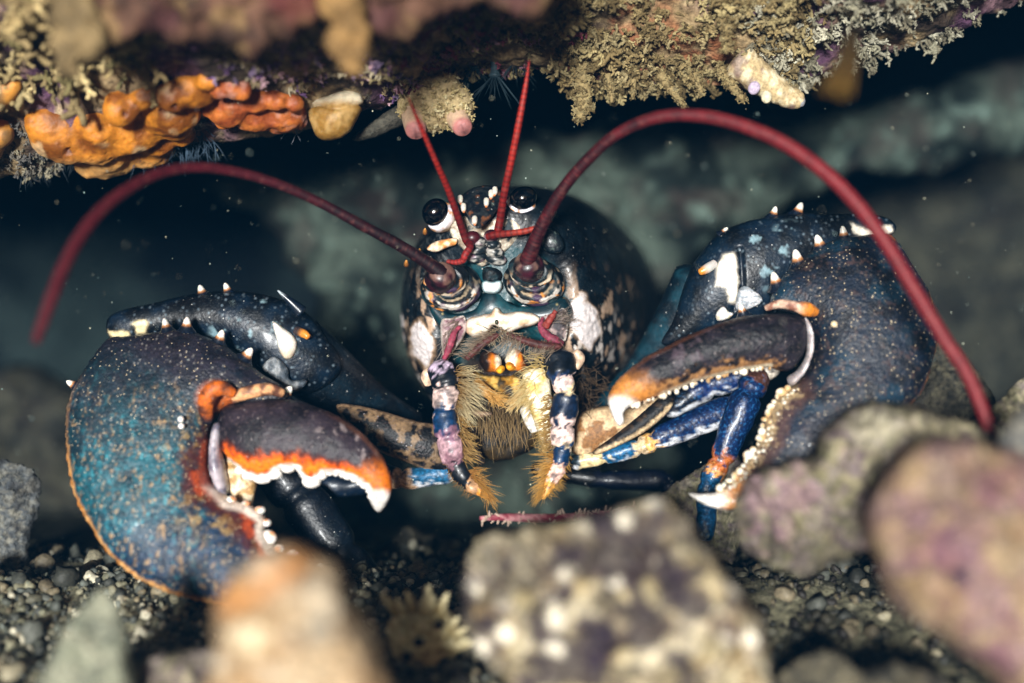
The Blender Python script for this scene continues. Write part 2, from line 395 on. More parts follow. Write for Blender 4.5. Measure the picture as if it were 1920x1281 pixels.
# far wall of the crevice, curving round both sides
th = np.linspace(-1.75, 1.75, 260); zz = np.linspace(-900, 2300, 150)
TH, ZZ = np.meshgrid(th, zz, indexing='ij')
P = np.stack([np.sin(TH) * 3300, np.cos(TH) * 2500 - 50 + 0 * ZZ, ZZ], -1).reshape(-1, 3)
w = fbm(P, 500, 5, 31); P[:, 1] += 500 * (w - .5) * np.cos(TH).ravel(); P[:, 0] += 500 * (w - .5) * np.sin(TH).ravel()
c = mix(C('#14191a'), C('#3d4640'), ss(.4, .65, fbm(P, 260, 4, 33)))
mb = MB(); mb.add(P, gridquads(len(th), len(zz)), None, c)
tag(mb.build('cave_wall', M['wall'], origin=(0, 2400, -900)), 'dark rock wall deep in the crevice', 'rock wall', kind='structure')

# overhanging ceiling
LU = [(-3000, 330), (-900, 350), (-200, 345), (0, 330), (100, 318), (200, 300), (300, 272), (450, 262), (560, 250), (680, 225), (740, 195), (800, 160), (900, 140), (1000, 130), (1070, 140), (1150, 158), (1300, 165), (1400, 165), (1480, 148), (1560, 128), (1700, 105), (1800, 55), (1920, 5), (2120, -60), (2600, -80), (4600, -80)]
YT = [(-3000, -420), (100, -420), (300, -560), (800, -560), (1000, -360), (1100, -170), (1500, -190), (1650, -380), (1900, -330), (4600, -330)]
LUa, YTa = np.array(LU, float), np.array(YT, float)
def ceil_uvy(u, t):
    L = np.interp(u, LUa[:, 0], LUa[:, 1]); yt = np.interp(u, YTa[:, 0], YTa[:, 1])
    v = L - t * (L + 160); y = 60 + (yt * 1.25 - 60) * np.clip(t, 0, 1) ** .9
    return v, y
def ceil_base(u, t):
    u = np.asarray(u, float); t = np.asarray(t, float)
    v, y = ceil_uvy(u, np.maximum(t, 0)); P = W(u, v, y)
    back = np.maximum(-t, 0); P[..., 1] += back * 3200; P[..., 2] += 420 * np.sqrt(back + 1e-9) + 500 * back
    front = np.maximum(t - 1, 0); P[..., 1] -= front * 500; P[..., 2] += front * 1500
    return P
def ceil_disp(P, u):
    n = fbm(P, 150, 4, 41) - .5; m = fbm(P, 45, 3, 42) - .5; w, _ = worley(P, 34, 43)
    return n * 70 + m * 34 + (.5 - w) * 14
us = axis(-3000, -140, 2060, 4600, 7.5, 90); ts = np.r_[np.linspace(-1, -.05, 30), np.linspace(-.04, 1.05, 130), np.linspace(1.1, 2, 14)]
U_, T_ = np.meshgrid(us, ts, indexing='ij'); P = ceil_base(U_, T_).reshape(-1, 3)
n1 = fbm(P, 70, 4, 44); n2 = fbm(P, 22, 3, 45); n3 = fbm(P, 120, 3, 46)
c = mix(C('#3b2f26'), C('#8c7655'), ss(.38, .62, n1)); c = mix(c, C('#5c3a58'), ss(.52, .66, n3) * .7); c = mix(c, C('#b8a27a'), ss(.58, .72, n2) * .7)
uu = U_.ravel(); tt = T_.ravel()
c = mix(c, C('#8e4a2a'), ss(.5, .62, fbm(P, 60, 3, 47)) * ss(950, 1100, uu) * ss(1520, 1400, uu) * ss(.8, .2, tt) * .7)
c = mix(c, C('#7d4038'), ss(200, 350, uu) * ss(900, 750, uu) * ss(.45, .6, tt) * ss(.35, .6, n3) * .8)
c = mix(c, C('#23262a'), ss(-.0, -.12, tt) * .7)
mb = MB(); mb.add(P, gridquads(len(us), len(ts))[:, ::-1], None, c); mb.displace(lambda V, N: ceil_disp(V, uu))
CV, _, _, _ = mb.arrays(); CN = vnormals(CV, mb.tri_all()); CV = CV.reshape(len(us), len(ts), 3); CN = CN.reshape(len(us), len(ts), 3)
if CN[len(us) // 2, 90, 2] > 0: CN = -CN
tag(mb.build('cave_ceiling', M['rock'], origin=(0, 60, 300)), 'overgrown brown and purple rock overhang above the crevice', 'rock overhang', kind='structure')
def on_ceiling(u, t):
    i = np.clip(np.searchsorted(us, u), 0, len(us) - 1); j = np.clip(np.searchsorted(ts, t), 0, len(ts) - 1)
    return CV[i, j], CN[i, j]
def at_ceiling(u, v, push=0.):
    """the ceiling point seen at photo position u, v"""
    L = np.interp(u, LUa[:, 0], LUa[:, 1]); t = np.clip((L - np.asarray(v, float)) / (L + 160), 0, 1)
    P, N = on_ceiling(u, t); return P + N * push, N

# ------------------------------------------------------------------ rocks
PAL = {'cream': ['#c8b98f', '#e6dcc0', '#a08a5e', '#5b4a52', '#8e8466', '#cfc3a0', '#3d3540'],
       'tan': ['#c9b08a', '#b59770', '#d9c4a2', '#a6865c', '#8f8270', '#d8cab0'],
       'grey': ['#a3a891', '#8b927f', '#b9bba4', '#767d70'],
       'pink': ['#a8906e', '#94767e', '#b09a7a', '#86686e', '#a8957c', '#94795a'],
       'olive': ['#8d8a68', '#a59c78', '#6e6a52', '#c6bb98', '#7c6a72', '#b7a9a0'],
       'dark': ['#4d4a40', '#6b6654', '#353632', '#827a62'],
       'blue': ['#6f7476', '#8d8f8c', '#54595e', '#a5a193']}
def crust(P, pal, size, seed, dark=.5):
    cols = np.array([C(h) for h in PAL[pal]]) * .53; w = P + 14 * np.stack([fbm(P, 18, 2, seed + k) - .5 for k in (1, 2, 3)], -1) * 2
    _, i1 = worley(w, size, seed); c = cols[np.minimum((i1 * len(cols)).astype(int), len(cols) - 1)]
    _, i2 = worley(w, size * .35, seed + 9); c2 = cols[np.minimum((i2 * len(cols)).astype(int), len(cols) - 1)]
    c = mix(c, c2, .45); n = fbm(P, size * 1.6, 4, seed + 5); c = mix(c, C('#2b2622'), ss(.48, .3, n) * dark)
    return c
def rock(name, poly, y, t, pal, label, seed, size=34, lump=24, lsize=60, fine=7, step=7, tb=None, cat='rock', group=None, dark=.5, extra=None, pw=.42, mat_='rock', fs=None, facets=8):
    mb = MB()
    def dp(V, u, v, d, h):
        k = ss(0, 25, d) * .3 + .7; w, _ = worley(V, fs or size * .7, seed + 3)
        return (lump * (fbm(V, lsize, 4, seed) - .5) * 2 + lump * .9 * (.45 - worley(V + 20 * fbm(V, 40, 2, seed)[:, None], lsize * .9, seed + 6)[0]) + lump * .5 * (.25 - np.abs(fbm(V, lsize * .45, 3, seed + 12) - .5) * 2) + fine * (.55 - w) * 2 + 5 * (fbm(V, 9, 2, seed + 8) - .5)) * k
    def cf(u, v, d, h, V):
        c = crust(V, pal, size, seed, dark)
        return extra(u, v, V, c) if extra else c
    inflate(mb, poly, y, t, tb, step, lambda u, v, d, h, V: (.5, .5, .5), None, pw=pw)
    V = mb.V[0]; q = np.random.default_rng(seed); c0 = V.mean(0)          # broken faces: flatten what sticks out past random planes
    for k in range(facets):
        n_ = nrm(q.normal(0, 1, 3) * [.3, .1, .3] + [0, -1., .05]); s_ = (V - c0) @ n_; r_ = np.quantile(s_, q.uniform(.8, .94)); V = V - n_ * (np.maximum(s_ - r_, 0) * .88)[:, None]
    N = vnormals(V, np.vstack(mb.T)); u_, v_ = UV(V); dd = np.maximum(sdp(u_, v_, crom(poly, 60, True)), 0)
    V = V + N * (dp(V, u_, v_, dd, dd) * (.75 if facets else 1))[:, None]; mb.V = [V]; mb.K = [np.clip(cf(u_, v_, dd, dd, V), .0005, 1)]
    return tag(mb.build(name, M[mat_]), label, cat, group)
# far boulder behind the animal; its dark colours include painted distance falloff
def _bx(u, v, V, c):
    n = fbm(V, 130, 4, 77)
    c = mix(C('#141d1b'), C('#586256'), ss(.35, .65, n)); c = mix(c, C('#4a3c36'), ss(.55, .7, fbm(V, 90, 3, 78)) * .5); return mix(c, C('#7c8e80'), ss(.66, .76, fbm(V, 40, 3, 79)) * .7)
rock('boulder', [(380, 345), (560, 300), (750, 265), (900, 240), (1100, 240), (1300, 235), (1500, 215), (1700, 178), (1950, 110), (2080, 180), (1880, 282), (1700, 318), (1560, 345), (1450, 395), (1330, 455), (1265, 530), (1235, 640), (1230, 1150), (700, 1150), (640, 760), (590, 600), (500, 440)],
     950, 240, 'dark', 'big blurred grey green boulder behind the lobster, far inside the crevice', 101, lump=90, lsize=190, fine=16, fs=60, step=15, extra=_bx, facets=0, mat_='wall', cat='boulder')
rock('boulder', [(1560, 420), (1650, 340), (1800, 285), (1980, 270), (2150, 400), (2150, 700), (1800, 760), (1620, 600)], 1900, 200, 'dark', 'dim dark boulder in the far right background', 102, lump=80, lsize=150, fine=14, step=16, facets=0, mat_='wall', cat='boulder', dark=.8)
rock('boulder', [(-200, 1100), (-190, 800), (-40, 700), (90, 690), (200, 800), (260, 1100)], 1200, 200, 'dark', 'dim dark boulder low behind the left claw', 104, lump=70, lsize=150, fine=14, step=16, facets=0, mat_='wall', cat='boulder', dark=.8)
# foreground, out of focus
def _tan(u, v, V, c):
    c = mix(c * 1.1, C('#b9a890'), ss(60, 20, np.hypot(u - 505, v - 1075)) * .8); c = mix(c, C('#9a6834'), ss(40, 10, seg_dist(u, v, [(430, 1130), (490, 1105), (560, 1050)])) * .7)
    c = mix(c, C('#b8ac90'), ss(40, 20, np.hypot((u - 470) * .8, v - 1195)) * .9); return mix(c, C('#7c7a70'), ss(40, 15, np.hypot(u - 600, v - 1180)) * .6)
rock('rock', [(380, 1330), (398, 1230), (410, 1140), (432, 1075), (470, 1038), (525, 1020), (575, 1024), (612, 1046), (640, 1090), (668, 1150), (705, 1225), (745, 1330), (745, 1480), (380, 1480)], -880, 110, 'tan', 'blurred tan pointed rock in the foreground below the left claw', 111, size=46, lump=22, lsize=80, fine=8, extra=_tan, dark=.25)
rock('rock', [(70, 1330), (85, 1260), (125, 1175), (162, 1122), (188, 1096), (208, 1112), (226, 1160), (240, 1230), (258, 1330), (258, 1460), (70, 1460)], -640, 60, 'grey', 'blurred pale grey green spike of rock at the bottom left', 112, size=44, lump=9, fine=4, dark=.2, step=6)
rock('rock', [(235, 1330), (262, 1245), (330, 1222), (400, 1218), (450, 1260), (460, 1420), (235, 1420)], -560, 60, 'olive', 'low brown rock at the bottom edge between the grey spike and the tan rock', 113, lump=14, dark=.6)
def _big(u, v, V, c):
    n = fbm(V, 80, 3, 140); c = mix(c * 1.3, C('#1e1526'), ss(.52, .6, n) * .85); w, i = worley(V, 46, 141)
    return mix(c, C('#e0dac8'), ss(.42, .2, w) * (i > .55) * .95)
rock('rock', [(868, 1060), (885, 1018), (950, 992), (1050, 985), (1130, 958), (1195, 945), (1262, 958), (1302, 985), (1335, 1045), (1372, 1095), (1420, 1150), (1460, 1330), (1460, 1480), (1010, 1480), (965, 1310), (915, 1245), (872, 1175), (858, 1110)], -640, 150, 'cream', 'big blurred cream and purple crusted rock at the bottom centre', 114, size=40, lump=38, lsize=75, fine=16, extra=_big, dark=.6)
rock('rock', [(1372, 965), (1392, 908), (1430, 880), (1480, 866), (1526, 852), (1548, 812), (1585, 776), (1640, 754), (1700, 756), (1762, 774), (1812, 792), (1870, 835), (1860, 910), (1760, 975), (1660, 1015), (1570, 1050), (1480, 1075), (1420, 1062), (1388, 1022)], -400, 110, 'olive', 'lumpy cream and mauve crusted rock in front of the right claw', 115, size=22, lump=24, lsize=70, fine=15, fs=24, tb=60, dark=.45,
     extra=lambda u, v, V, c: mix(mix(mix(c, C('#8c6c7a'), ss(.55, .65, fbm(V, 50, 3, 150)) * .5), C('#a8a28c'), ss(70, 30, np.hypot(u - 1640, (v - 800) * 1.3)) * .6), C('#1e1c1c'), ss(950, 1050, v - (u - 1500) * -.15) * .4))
def _pink(u, v, V, c):
    c = mix(c * 1.15, C('#6a4456'), ss(.54, .68, fbm(V, 80, 3, 160)) * .6); return mix(c, C('#2c1e34'), ss(26, 12, np.hypot(u - 1800, (v - 1080) * 1.3)))
rock('rock', [(1643, 1015), (1648, 935), (1690, 872), (1750, 836), (1830, 818), (1905, 838), (1985, 900), (2060, 1050), (2050, 1330), (1960, 1400), (1850, 1260), (1745, 1195), (1680, 1125)], -720, 140, 'pink', 'big round pinkish tan rock at the right edge of the foreground', 116, size=50, lump=34, lsize=110, fine=11, extra=_pink, dark=.3)
rock('rock', [(1868, 890), (1880, 805), (1925, 755), (2000, 750), (2010, 900), (1935, 935)], -620, 50, 'blue', 'small blurred grey rock at the right edge above the pinkish rock', 117, lump=10)
rock('rock', [(1848, 778), (1880, 742), (1925, 705), (2010, 680), (2010, 800), (1905, 806)], -170, 30, 'olive', 'thin yellow brown rock slab jutting in at the right edge', 118, lump=6, fine=4, size=18, dark=.3, step=5)
rock('rock', [(1640, 830), (1680, 760), (1720, 680), (1760, 640), (1800, 655), (1850, 720), (1900, 800), (1900, 960), (1640, 960)], 90, 60, 'dark', 'dark brown rough rock right behind the right claw', 119, lump=16, fine=8, size=22, dark=.4, step=6)
rock('rock', [(1222, 948), (1258, 912), (1300, 888), (1340, 858), (1385, 850), (1400, 960), (1360, 1080), (1290, 1080), (1240, 1000)], 40, 40, 'olive', 'small green brown rock behind the white tip of the right claw', 120, lump=8, fine=5, size=16, step=5, dark=.5)
rock('rock', [(-90, 1150), (-70, 920), (-10, 866), (42, 868), (74, 892), (72, 945), (58, 1005), (52, 1080), (40, 1150)], 70, 50, 'blue', 'knobbly blue grey rock standing at the left edge', 121, lump=12, fine=9, fs=16, size=16, dark=.5, step=5)
rock('rock', [(1440, 1370), (1460, 1270), (1500, 1235), (1570, 1225), (1620, 1255), (1700, 1240), (1800, 1290), (1840, 1420), (1440, 1420)], -560, 50, 'dark', 'low dark brown rock in the shade at the bottom right', 122, lump=14, dark=.6)
rock('rock', [(560, 1180), (600, 1120), (700, 1040), (770, 985), (795, 1000), (850, 1010), (900, 1050), (910, 1200), (560, 1230)], 330, 60, 'dark', 'dim brown rubble rock on the seabed under the lobster', 123, lump=22, fine=9, size=20, dark=.7, step=7)
rock('rock', [(150, 1130), (168, 1060), (250, 1040), (330, 1046), (420, 1060), (560, 1080), (600, 1140), (560, 1200), (160, 1180)], 110, 40, 'olive', 'flat grey slab of rock on the gravel behind the left claw tip', 125, lump=12, fine=7, fs=13, size=12, dark=.6, step=5)

# gravel and grit
gv = [pebble(300 + k) for k in range(14)]
def scatter(x0, x1, y0, y1, n, smin, smax, seed, cols, name, label, p=2.5):
    r = np.random.default_rng(seed); x = r.uniform(x0, x1, n); y = r.uniform(y0, y1, n); z = floor_z(x, y)
    sc = smin + (smax - smin) * r.random(n) ** p; cc = np.array([C(h) for h in cols])[r.integers(0, len(cols), n)] * r.uniform(.6, 1.25, (n, 1))
    mb = MB(); stamp(mb, gv, np.stack([x, y, z + sc * .3], -1), np.tile([0, 0, 1.], (n, 1)), sc, cc, r, 2.)
    return tag(mb.build(name, M['stone'], origin=(0, y0, -440)), label, 'gravel', kind='stuff')
scatter(-1050, 150, -520, 300, 15000, 2, 15, 51, ['#77755f', '#51544a', '#7c7862', '#b4ae98', '#3c3e38', '#2a2c26', '#746a54', '#62665e'], 'gravel', 'small grey and tan gravel and shell grit on the seabed at the left', 5)
scatter(-200, 1000, -450, 500, 2600, 4, 18, 52, ['#3d3a2e', '#4a4636', '#2a2b26', '#655c48', '#231f1a'], 'gravel', 'dark brown gravel on the seabed under the middle of the picture', 3)
scatter(-1000, 900, -450, 260, 260, 12, 30, 53, ['#6b6856', '#565850', '#857e68', '#3f4039', '#6e6450'], 'gravel', 'larger flat grey stones lying among the gravel', 2)
def small(name, poly, y, t, colr, label, cat, mat_='shellbit', step=3, seed=1, group=None, bow=0):
    mb = MB(); inflate(mb, poly, y, t, None, step, lambda u, v, d, h, V: mix(C(colr), C('#efeae0'), ss(.45, .65, fbm(V, 8, 2, seed))), lambda V, u, v, d, h: 2.5 * (fbm(V, 9, 2, seed) - .5))
    return tag(mb.build(name, M[mat_]), label, cat, group)
small('seashell', [(264, 1140), (262, 1118), (268, 1102), (276, 1100), (285, 1112), (288, 1135), (282, 1150), (272, 1150)], -90, 8, '#dfe6ee', 'upright white broken shell standing in the gravel under the left claw', 'shell')
small('seashell', [(284, 1142), (292, 1128), (312, 1126), (325, 1138), (318, 1150), (298, 1156)], -100, 7, '#c3ccd6', 'flat bluish white shell fragment leaning beside the upright white shell', 'shell', seed=3)
small('pebble', [(160, 1075), (168, 1068), (178, 1070), (181, 1079), (174, 1085), (164, 1084)], 45, 8, '#e6e6e0', 'little round white pebble on the grey slab at the left', 'pebble', seed=4)
small('pebble', [(92, 1092), (104, 1083), (118, 1090), (126, 1104), (112, 1112), (96, 1106)], 0, 9, '#c0bba6', 'pale angular pebble left of the white pebble', 'pebble', 'stone', seed=5)
small('pebble', [(196, 1118), (212, 1106), (236, 1108), (246, 1120), (228, 1132), (204, 1132)], -70, 10, '#9b968a', 'flat grey pebble lying above the grey spike of rock', 'pebble', 'stone', seed=6)
small('pebble', [(340, 1165), (362, 1146), (400, 1142), (418, 1160), (400, 1182), (356, 1184)], -170, 14, '#a9a283', 'pale yellow grey stone just left of the tan pointed rock', 'pebble', 'stone', seed=8)

# spiky pale lump between the tan rock and the big crusted rock
mb = MB(); r = np.random.default_rng(61)
def _sp(u, v, d, h, V): return mix(C('#b3a373'), C('#dccfa2'), ss(.35, .6, fbm(V, 14, 3, 62)))
inflate(mb, [(728, 1180), (745, 1150), (790, 1135), (840, 1145), (862, 1180), (858, 1225), (820, 1262), (770, 1258), (735, 1225)], -330, 45, None, 5, _sp, lambda V, u, v, d, h: 16 * (fbm(V, 22, 3, 63) - .5))
for k in range(34):
    u = r.uniform(738, 855); v = r.uniform(1135, 1215); b = W(u, v, -350); d = np.array([(u - 797) / 80 + r.normal(0, .15), -.5 + r.normal(0, .3), 1.05 - (v - 1135) / 110])
    L = r.uniform(22, 44); d = d / np.linalg.norm(d)
    tube(mb, [b - d * 8, b + d * L * .5, b + d * L], [9, 7, 3], 7, 6, col=lambda t, a, V: mix(C('#a08c58'), C('#f0e4b8'), ss(.2, .8, t)))
for (u, v) in [(785, 1205), (823, 1172), (762, 1232)]: ball(mb, W(u, v, -383), (9, 6, 8), 3, col=C('#241b14'))
tag(mb.build('spiky_sponge', M['turf']), 'pale yellow spiky sponge lump between the tan rock and the big crusted rock', 'sponge')
# pink twig
mb = MB(); pts = W([900, 950, 1010, 1070, 1135, 1190], [972, 970, 972, 970, 963, 950], -120)
tube(mb, pts, [4, 7, 8, 7, 6, 4], 8, 40, col=lambda t, a, V: mix(C('#7d2f3c'), C('#c08a8c'), ss(.4, .65, fbm(V, 9, 2, 64))))
for k in range(70):
    q = pts[0] + (pts[-1] - pts[0]) * r.random(); i = r.integers(0, len(pts) - 1); s = r.random(); q = pts[i] * (1 - s) + pts[i + 1] * s
    d = nrm(r.normal(0, 1, 3) + [0, -.3, .2]); tube(mb, [q, q + d * 8, q + d * r.uniform(11, 18)], [2.6, 2.2, 1.2], 5, 5, col=C('#b9a08f'))
tag(mb.build('red_seaweed', M['turf']), 'thin pinkish red weed stem lying across the top of the big crusted rock', 'seaweed')
# ------------------------------------------------------------------ growth on the ceiling
tw = [twig(400 + k, depth=2, r=.09, kids=4) for k in range(10)]
tw1 = [twig(440 + k, depth=1, r=.13, kids=4) for k in range(8)]
def turf(name, n, urange, vrange, size, cols, label, seed, vs=tw, push=-4, keep=None, jit=.45):
    r = np.random.default_rng(seed); u = r.uniform(*urange, n); v = r.uniform(*vrange, n)
    L = np.interp(u, LUa[:, 0], LUa[:, 1]); k = v < L + 12
    if keep is not None: k &= keep(u, v, r)
    u, v = u[k], v[k]; P, N = at_ceiling(u, v, push); n = len(u)
    clump = fbm(P, 45, 3, seed); m = clump > .45; P, N, clump = P[m], N[m], clump[m]; n = len(P)
    sc = r.uniform(*size, n) * (.6 + 1.1 * ss(.4, .7, clump)); cc = np.array([C(h) for h in cols])[r.integers(0, len(cols), n)] * r.uniform(.65, 1.2, (n, 1))
    N = nrm(N + np.array([0, -.35, -.5])); mb = MB(); stamp(mb, vs, P, N, sc, cc, r, jit)
    return tag(mb.build(name, M['turf'], origin=(0, 0, 400)), label, 'turf', kind='stuff')
TAN = ['#8f7c54', '#7a6844', '#a59468', '#665636', '#988862']
turf('animal_turf', 1500, (1040, 1520), (-60, 215), (18, 40), TAN, 'tan branching turf growing on the right part of the overhang', 71)
turf('animal_turf', 1300, (1420, 1960), (-60, 170), (14, 30), ['#8f8a74', '#a8a28c', '#77705c', '#b8b29c'], 'grey tan turf at the far right of the overhang', 72)
turf('animal_turf', 700, (-60, 290), (-60, 175), (24, 52), ['#a48f62', '#8d7a54', '#bca878', '#7a6f48'], 'blurred tan turf at the top left of the overhang', 73, vs=tw1)
turf('animal_turf', 900, (400, 760), (60, 190), (9, 20), ['#7a5a86', '#b9a478', '#a08c6a', '#8f7a98', '#cdbf9f', '#d8b0b8'], 'tan and purple turf along the middle of the overhang', 74)
turf('animal_turf', 900, (720, 1080), (20, 165), (12, 28), TAN + ['#8a4250', '#a07884'], 'tan and wine red turf above the lobster', 75)
turf('animal_turf', 500, (-60, 260), (250, 345), (10, 22), ['#7b7468', '#938a74', '#5d5a56'], 'dark grey tan turf under the left end of the overhang', 76)

def furry(name, path, R, label, seed, n=160, sc=(10, 20), cols=TAN, cat='turf tuft', group=None, core='#8f7c55', mat_='turf', y=None):
    """a hanging finger of rock overgrown with sprigs"""
    r = np.random.default_rng(seed); P = crom(np.array(path, float), 20); rr = np.interp(np.linspace(0, 1, 20), np.linspace(0, 1, len(R)), R)
    mb = MB(); tube(mb, P, rr * .75, 10, smooth=False, col=lambda t, a, V: mix(C(core), C(cols[0]), ss(.4, .6, fbm(V, 9, 2, seed))))
    i = r.integers(0, 20, n); d = nrm(r.normal(0, 1, (n, 3)) + [0, -.4, -.15]); q = P[i] + d * rr[i][:, None] * .6
    stamp(mb, tw, q, d, r.uniform(*sc, n) * (.4 + .6 * rr[i] / max(R)), np.array([C(h) for h in cols])[r.integers(0, len(cols), n)] * r.uniform(.7, 1.2, (n, 1)), r, .4)
    return tag(mb.build(name, M[mat_], origin=P[0]), label, cat, group)
G1 = 'furry tan tufts hanging from the overhang'
furry('hanging_tuft', W([1098, 1092, 1096, 1088], [110, 150, 190, 222], [10, 0, 0, -5]), [22, 20, 20, 12], 'widest furry tan tuft hanging down just left of the right antenna arch', 81, 220, (12, 22), group=G1)
furry('hanging_tuft', W([1190, 1188, 1186], [120, 150, 186], 10), [9, 8, 4], 'thin straight tan tuft with a white speck hanging from the overhang', 82, 70, (7, 13), group=G1)
furry('hanging_tuft', W([1140, 1145, 1147], [140, 165, 192], 0), [10, 8, 4], 'short dark tan tuft hanging between the widest and the thin tuft', 83, 70, (8, 14), group=G1)
furry('hanging_tuft', W([1238, 1255, 1272, 1284], [140, 165, 185, 202], -10), [12, 11, 8, 4], 'slanting furry tan tuft touching the top of the right antenna arch', 84, 110, (8, 15), group=G1)
furry('hanging_tuft', W([1300, 1310, 1315], [140, 160, 180], -10), [12, 10, 5], 'short tan tuft right of the slanting tuft', 85, 90, (9, 16), group=G1)
furry('hanging_tuft', W([1350, 1372, 1395], [130, 160, 188], -15), [14, 13, 6], 'slanting tan tuft just left of the crusted tube', 86, 120, (9, 16), group=G1)
furry('hanging_tuft', W([1360, 1366, 1362], [30, 60, 100], -120), [11, 10, 5], 'pale antler shaped tuft high on the overhang', 87, 70, (14, 24), group=G1)
# crusted worm tube
mb = MB(); P = W([1385, 1425, 1465, 1500], [115, 148, 175, 190], -20)
tube(mb, P, [34, 30, 23, 17], 20, 40, col=lambda t, a, V: mix(mix(C('#b7a077'), C('#e0d2ae'), ss(.45, .65, fbm(V, 10, 3, 88))), C('#6a4a52'), ss(.6, .72, fbm(V, 20, 2, 89)) * .7))
mb.displace(lambda V, N: 9 * (fbm(V, 12, 3, 90) - .5) + 4 * (.5 - worley(V, 9, 91)[0]))
ball(mb, W(1414, 165, -58), (11, 8, 13), 3, rot(0, 25, 0), col=C('#b9a9bd')); ball(mb, W(1437, 182, -52), (10, 8, 12), 3, col=C('#d9ceae'))
ball(mb, W(1501, 190, -24), (9, 8, 11), 3, col=C('#8f8e92'))
tag(mb.build('worm_tube', M['turf'], origin=P[0]), 'thick grit crusted worm tube pointing down to the right under the overhang', 'worm tube')

# sea squirts
r = np.random.default_rng(95); mb = MB()
cs = W([800, 830, 850, 775, 860, 810], [185, 175, 195, 200, 215, 215], [-10, -10, -10, -5, -10, -15]); rs = [44, 40, 36, 28, 26, 34]
for cpt, q in zip(cs, rs): ball(mb, cpt, (q, q * .9, q), 4, col=C('#a8946c'), disp=lambda V: 12 * (fbm(V, 18, 3, 96) - .5))
n = 520; i = r.integers(0, 6, n); d = nrm(r.normal(0, 1, (n, 3)) + [0, -.5, -.1]); stamp(mb, tw, cs[i] + d * np.array(rs)[i][:, None] * .9, d, r.uniform(8, 17, n), np.array([C(h) for h in ['#c2b07f', '#b09c6c', '#d6c79b', '#9a875c']])[r.integers(0, 4, n)], r, .5)
cl = empty('sea_squirt', W(805, 130, 0)); tag(cl, 'furry tan sea squirt with two pink openings hanging above the left antennule', 'sea squirt')
mb.build('furry_body', M['turf'], cl)
def siphon(u, v, du, dv, y, R):
    mb = MB(); a = W(u + du, v + dv, y + 26); b = W(u, v, y - 14); d = nrm(b - a)
    P = [a, a * .6 + b * .4, a * .25 + b * .75, b, b + d * 4, b + d * 3, b - d * 4, b - d * 14]; tube(mb, P, [R * 1.25, R * 1.2, R * 1.1, R, R * .8, R * .62, R * .5, R * .45], 20, smooth=False, cap=False,
         col=lambda t, a_, V: mix(mix(C('#c9a98c'), C('#b0716c'), ss(.3, .45, t)), C('#4a1c22'), ss(.66, .8, t)))
    ball(mb, b - d * 14, R * .5, 2, col=C('#3a1518')); return mb.build('siphon', M['sponge'], cl)
siphon(780, 246, -4, -32, -35, 19); siphon(868, 240, -14, -26, -35, 18)

# orange sponges: lobes melted into one surface by a voxel remesh
def melt(name, balls, vox, colf, mat_, label, cat, disp=None, group=None):
    bm = bmesh.new(); V, F = sphere(3)
    for c_, r_ in balls:
        vs = [bm.verts.new((v * np.asarray(r_, float) * np.ones(3) + c_) * .001) for v in V]
        for f in F: bm.faces.new([vs[i] for i in f])
    me = bpy.data.meshes.new('t'); bm.to_mesh(me); bm.free(); o = bpy.data.objects.new('t', me); COL.objects.link(o)
    m = o.modifiers.new('r', 'REMESH'); m.mode = 'VOXEL'; m.voxel_size = vox * .001
    s = o.modifiers.new('s', 'SMOOTH'); s.iterations = 22; s.factor = .5
    dg = bpy.context.evaluated_depsgraph_get(); ev = o.evaluated_get(dg).to_mesh()
    V = np.zeros(len(ev.vertices) * 3, np.float32); ev.vertices.foreach_get('co', V); V = V.reshape(-1, 3).astype(float) * 1000
    ev.calc_loop_triangles(); T = np.zeros(len(ev.loop_triangles) * 3, np.int32); ev.loop_triangles.foreach_get('vertices', T); T = T.reshape(-1, 3)
    bpy.data.objects.remove(o); bpy.data.meshes.remove(me)
    mb = MB(); mb.add(V, None, T)
    if disp: mb.displace(lambda V, N: disp(V))
    mb.paint(lambda V, K: colf(V)); return tag(mb.build(name, M[mat_]), label, cat, group)
def lob(pts):
    out = []
    for (u, v, r_, *e) in pts:
        P, N = at_ceiling(np.array([u]), np.array([v])); q = P[0] + np.array([0, -10 + (e[0] if e else 0), 0]); f = (D + q[1]) / D
        q = W(u, v, q[1]); out.append((q, np.array([r_, r_ * .8, r_]) * f))
    return out
def dimple(V, uvs, R):
    u, v = UV(V); k = 0
    for (a, b) in uvs: k = np.maximum(k, ss(R, R * .35, np.hypot(u - a, v - b)))
    return k
holes = [(234, 214), (328, 203), (128, 285)]
def _or(V):
    c = mix(C('#7c440e'), C('#c27a22'), ss(.35, .62, fbm(V, 30, 3, 97))); c = mix(c, C('#d8b98c'), ss(.58, .72, fbm(V, 45, 3, 98)) * .6)
    u, v = UV(V); c = mix(c, C('#c89a5e'), ss(290, 320, v + 0 * u) * .7); return mix(c, C('#5a2c12'), dimple(V, holes, 9))
melt('orange_sponge', lob([(110, 240, 62, 22), (180, 250, 64, 24), (250, 230, 62, 24), (320, 200, 58, 22), (280, 270, 50, 22), (200, 290, 46, 20), (365, 165, 40, 18), (85, 235, 40), (130, 262, 50), (180, 235, 42), (228, 205, 36, -25), (238, 245, 34, -15), (285, 235, 34), (325, 180, 34, -25), (330, 230, 38, -10), (300, 260, 36), (205, 285, 40), (170, 308, 30), (350, 165, 30), (390, 150, 24), (225, 300, 30), (270, 180, 26), (340, 250, 26)]),
     5, _or, 'sponge', 'bright orange lumpy sponge with small round openings under the left overhang', 'sponge', lambda V: 16 * (fbm(V, 34, 4, 99) - .5) - 10 * dimple(V, holes, 9) - 4 * ss(.25, .1, worley(V, 16, 95)[0]))
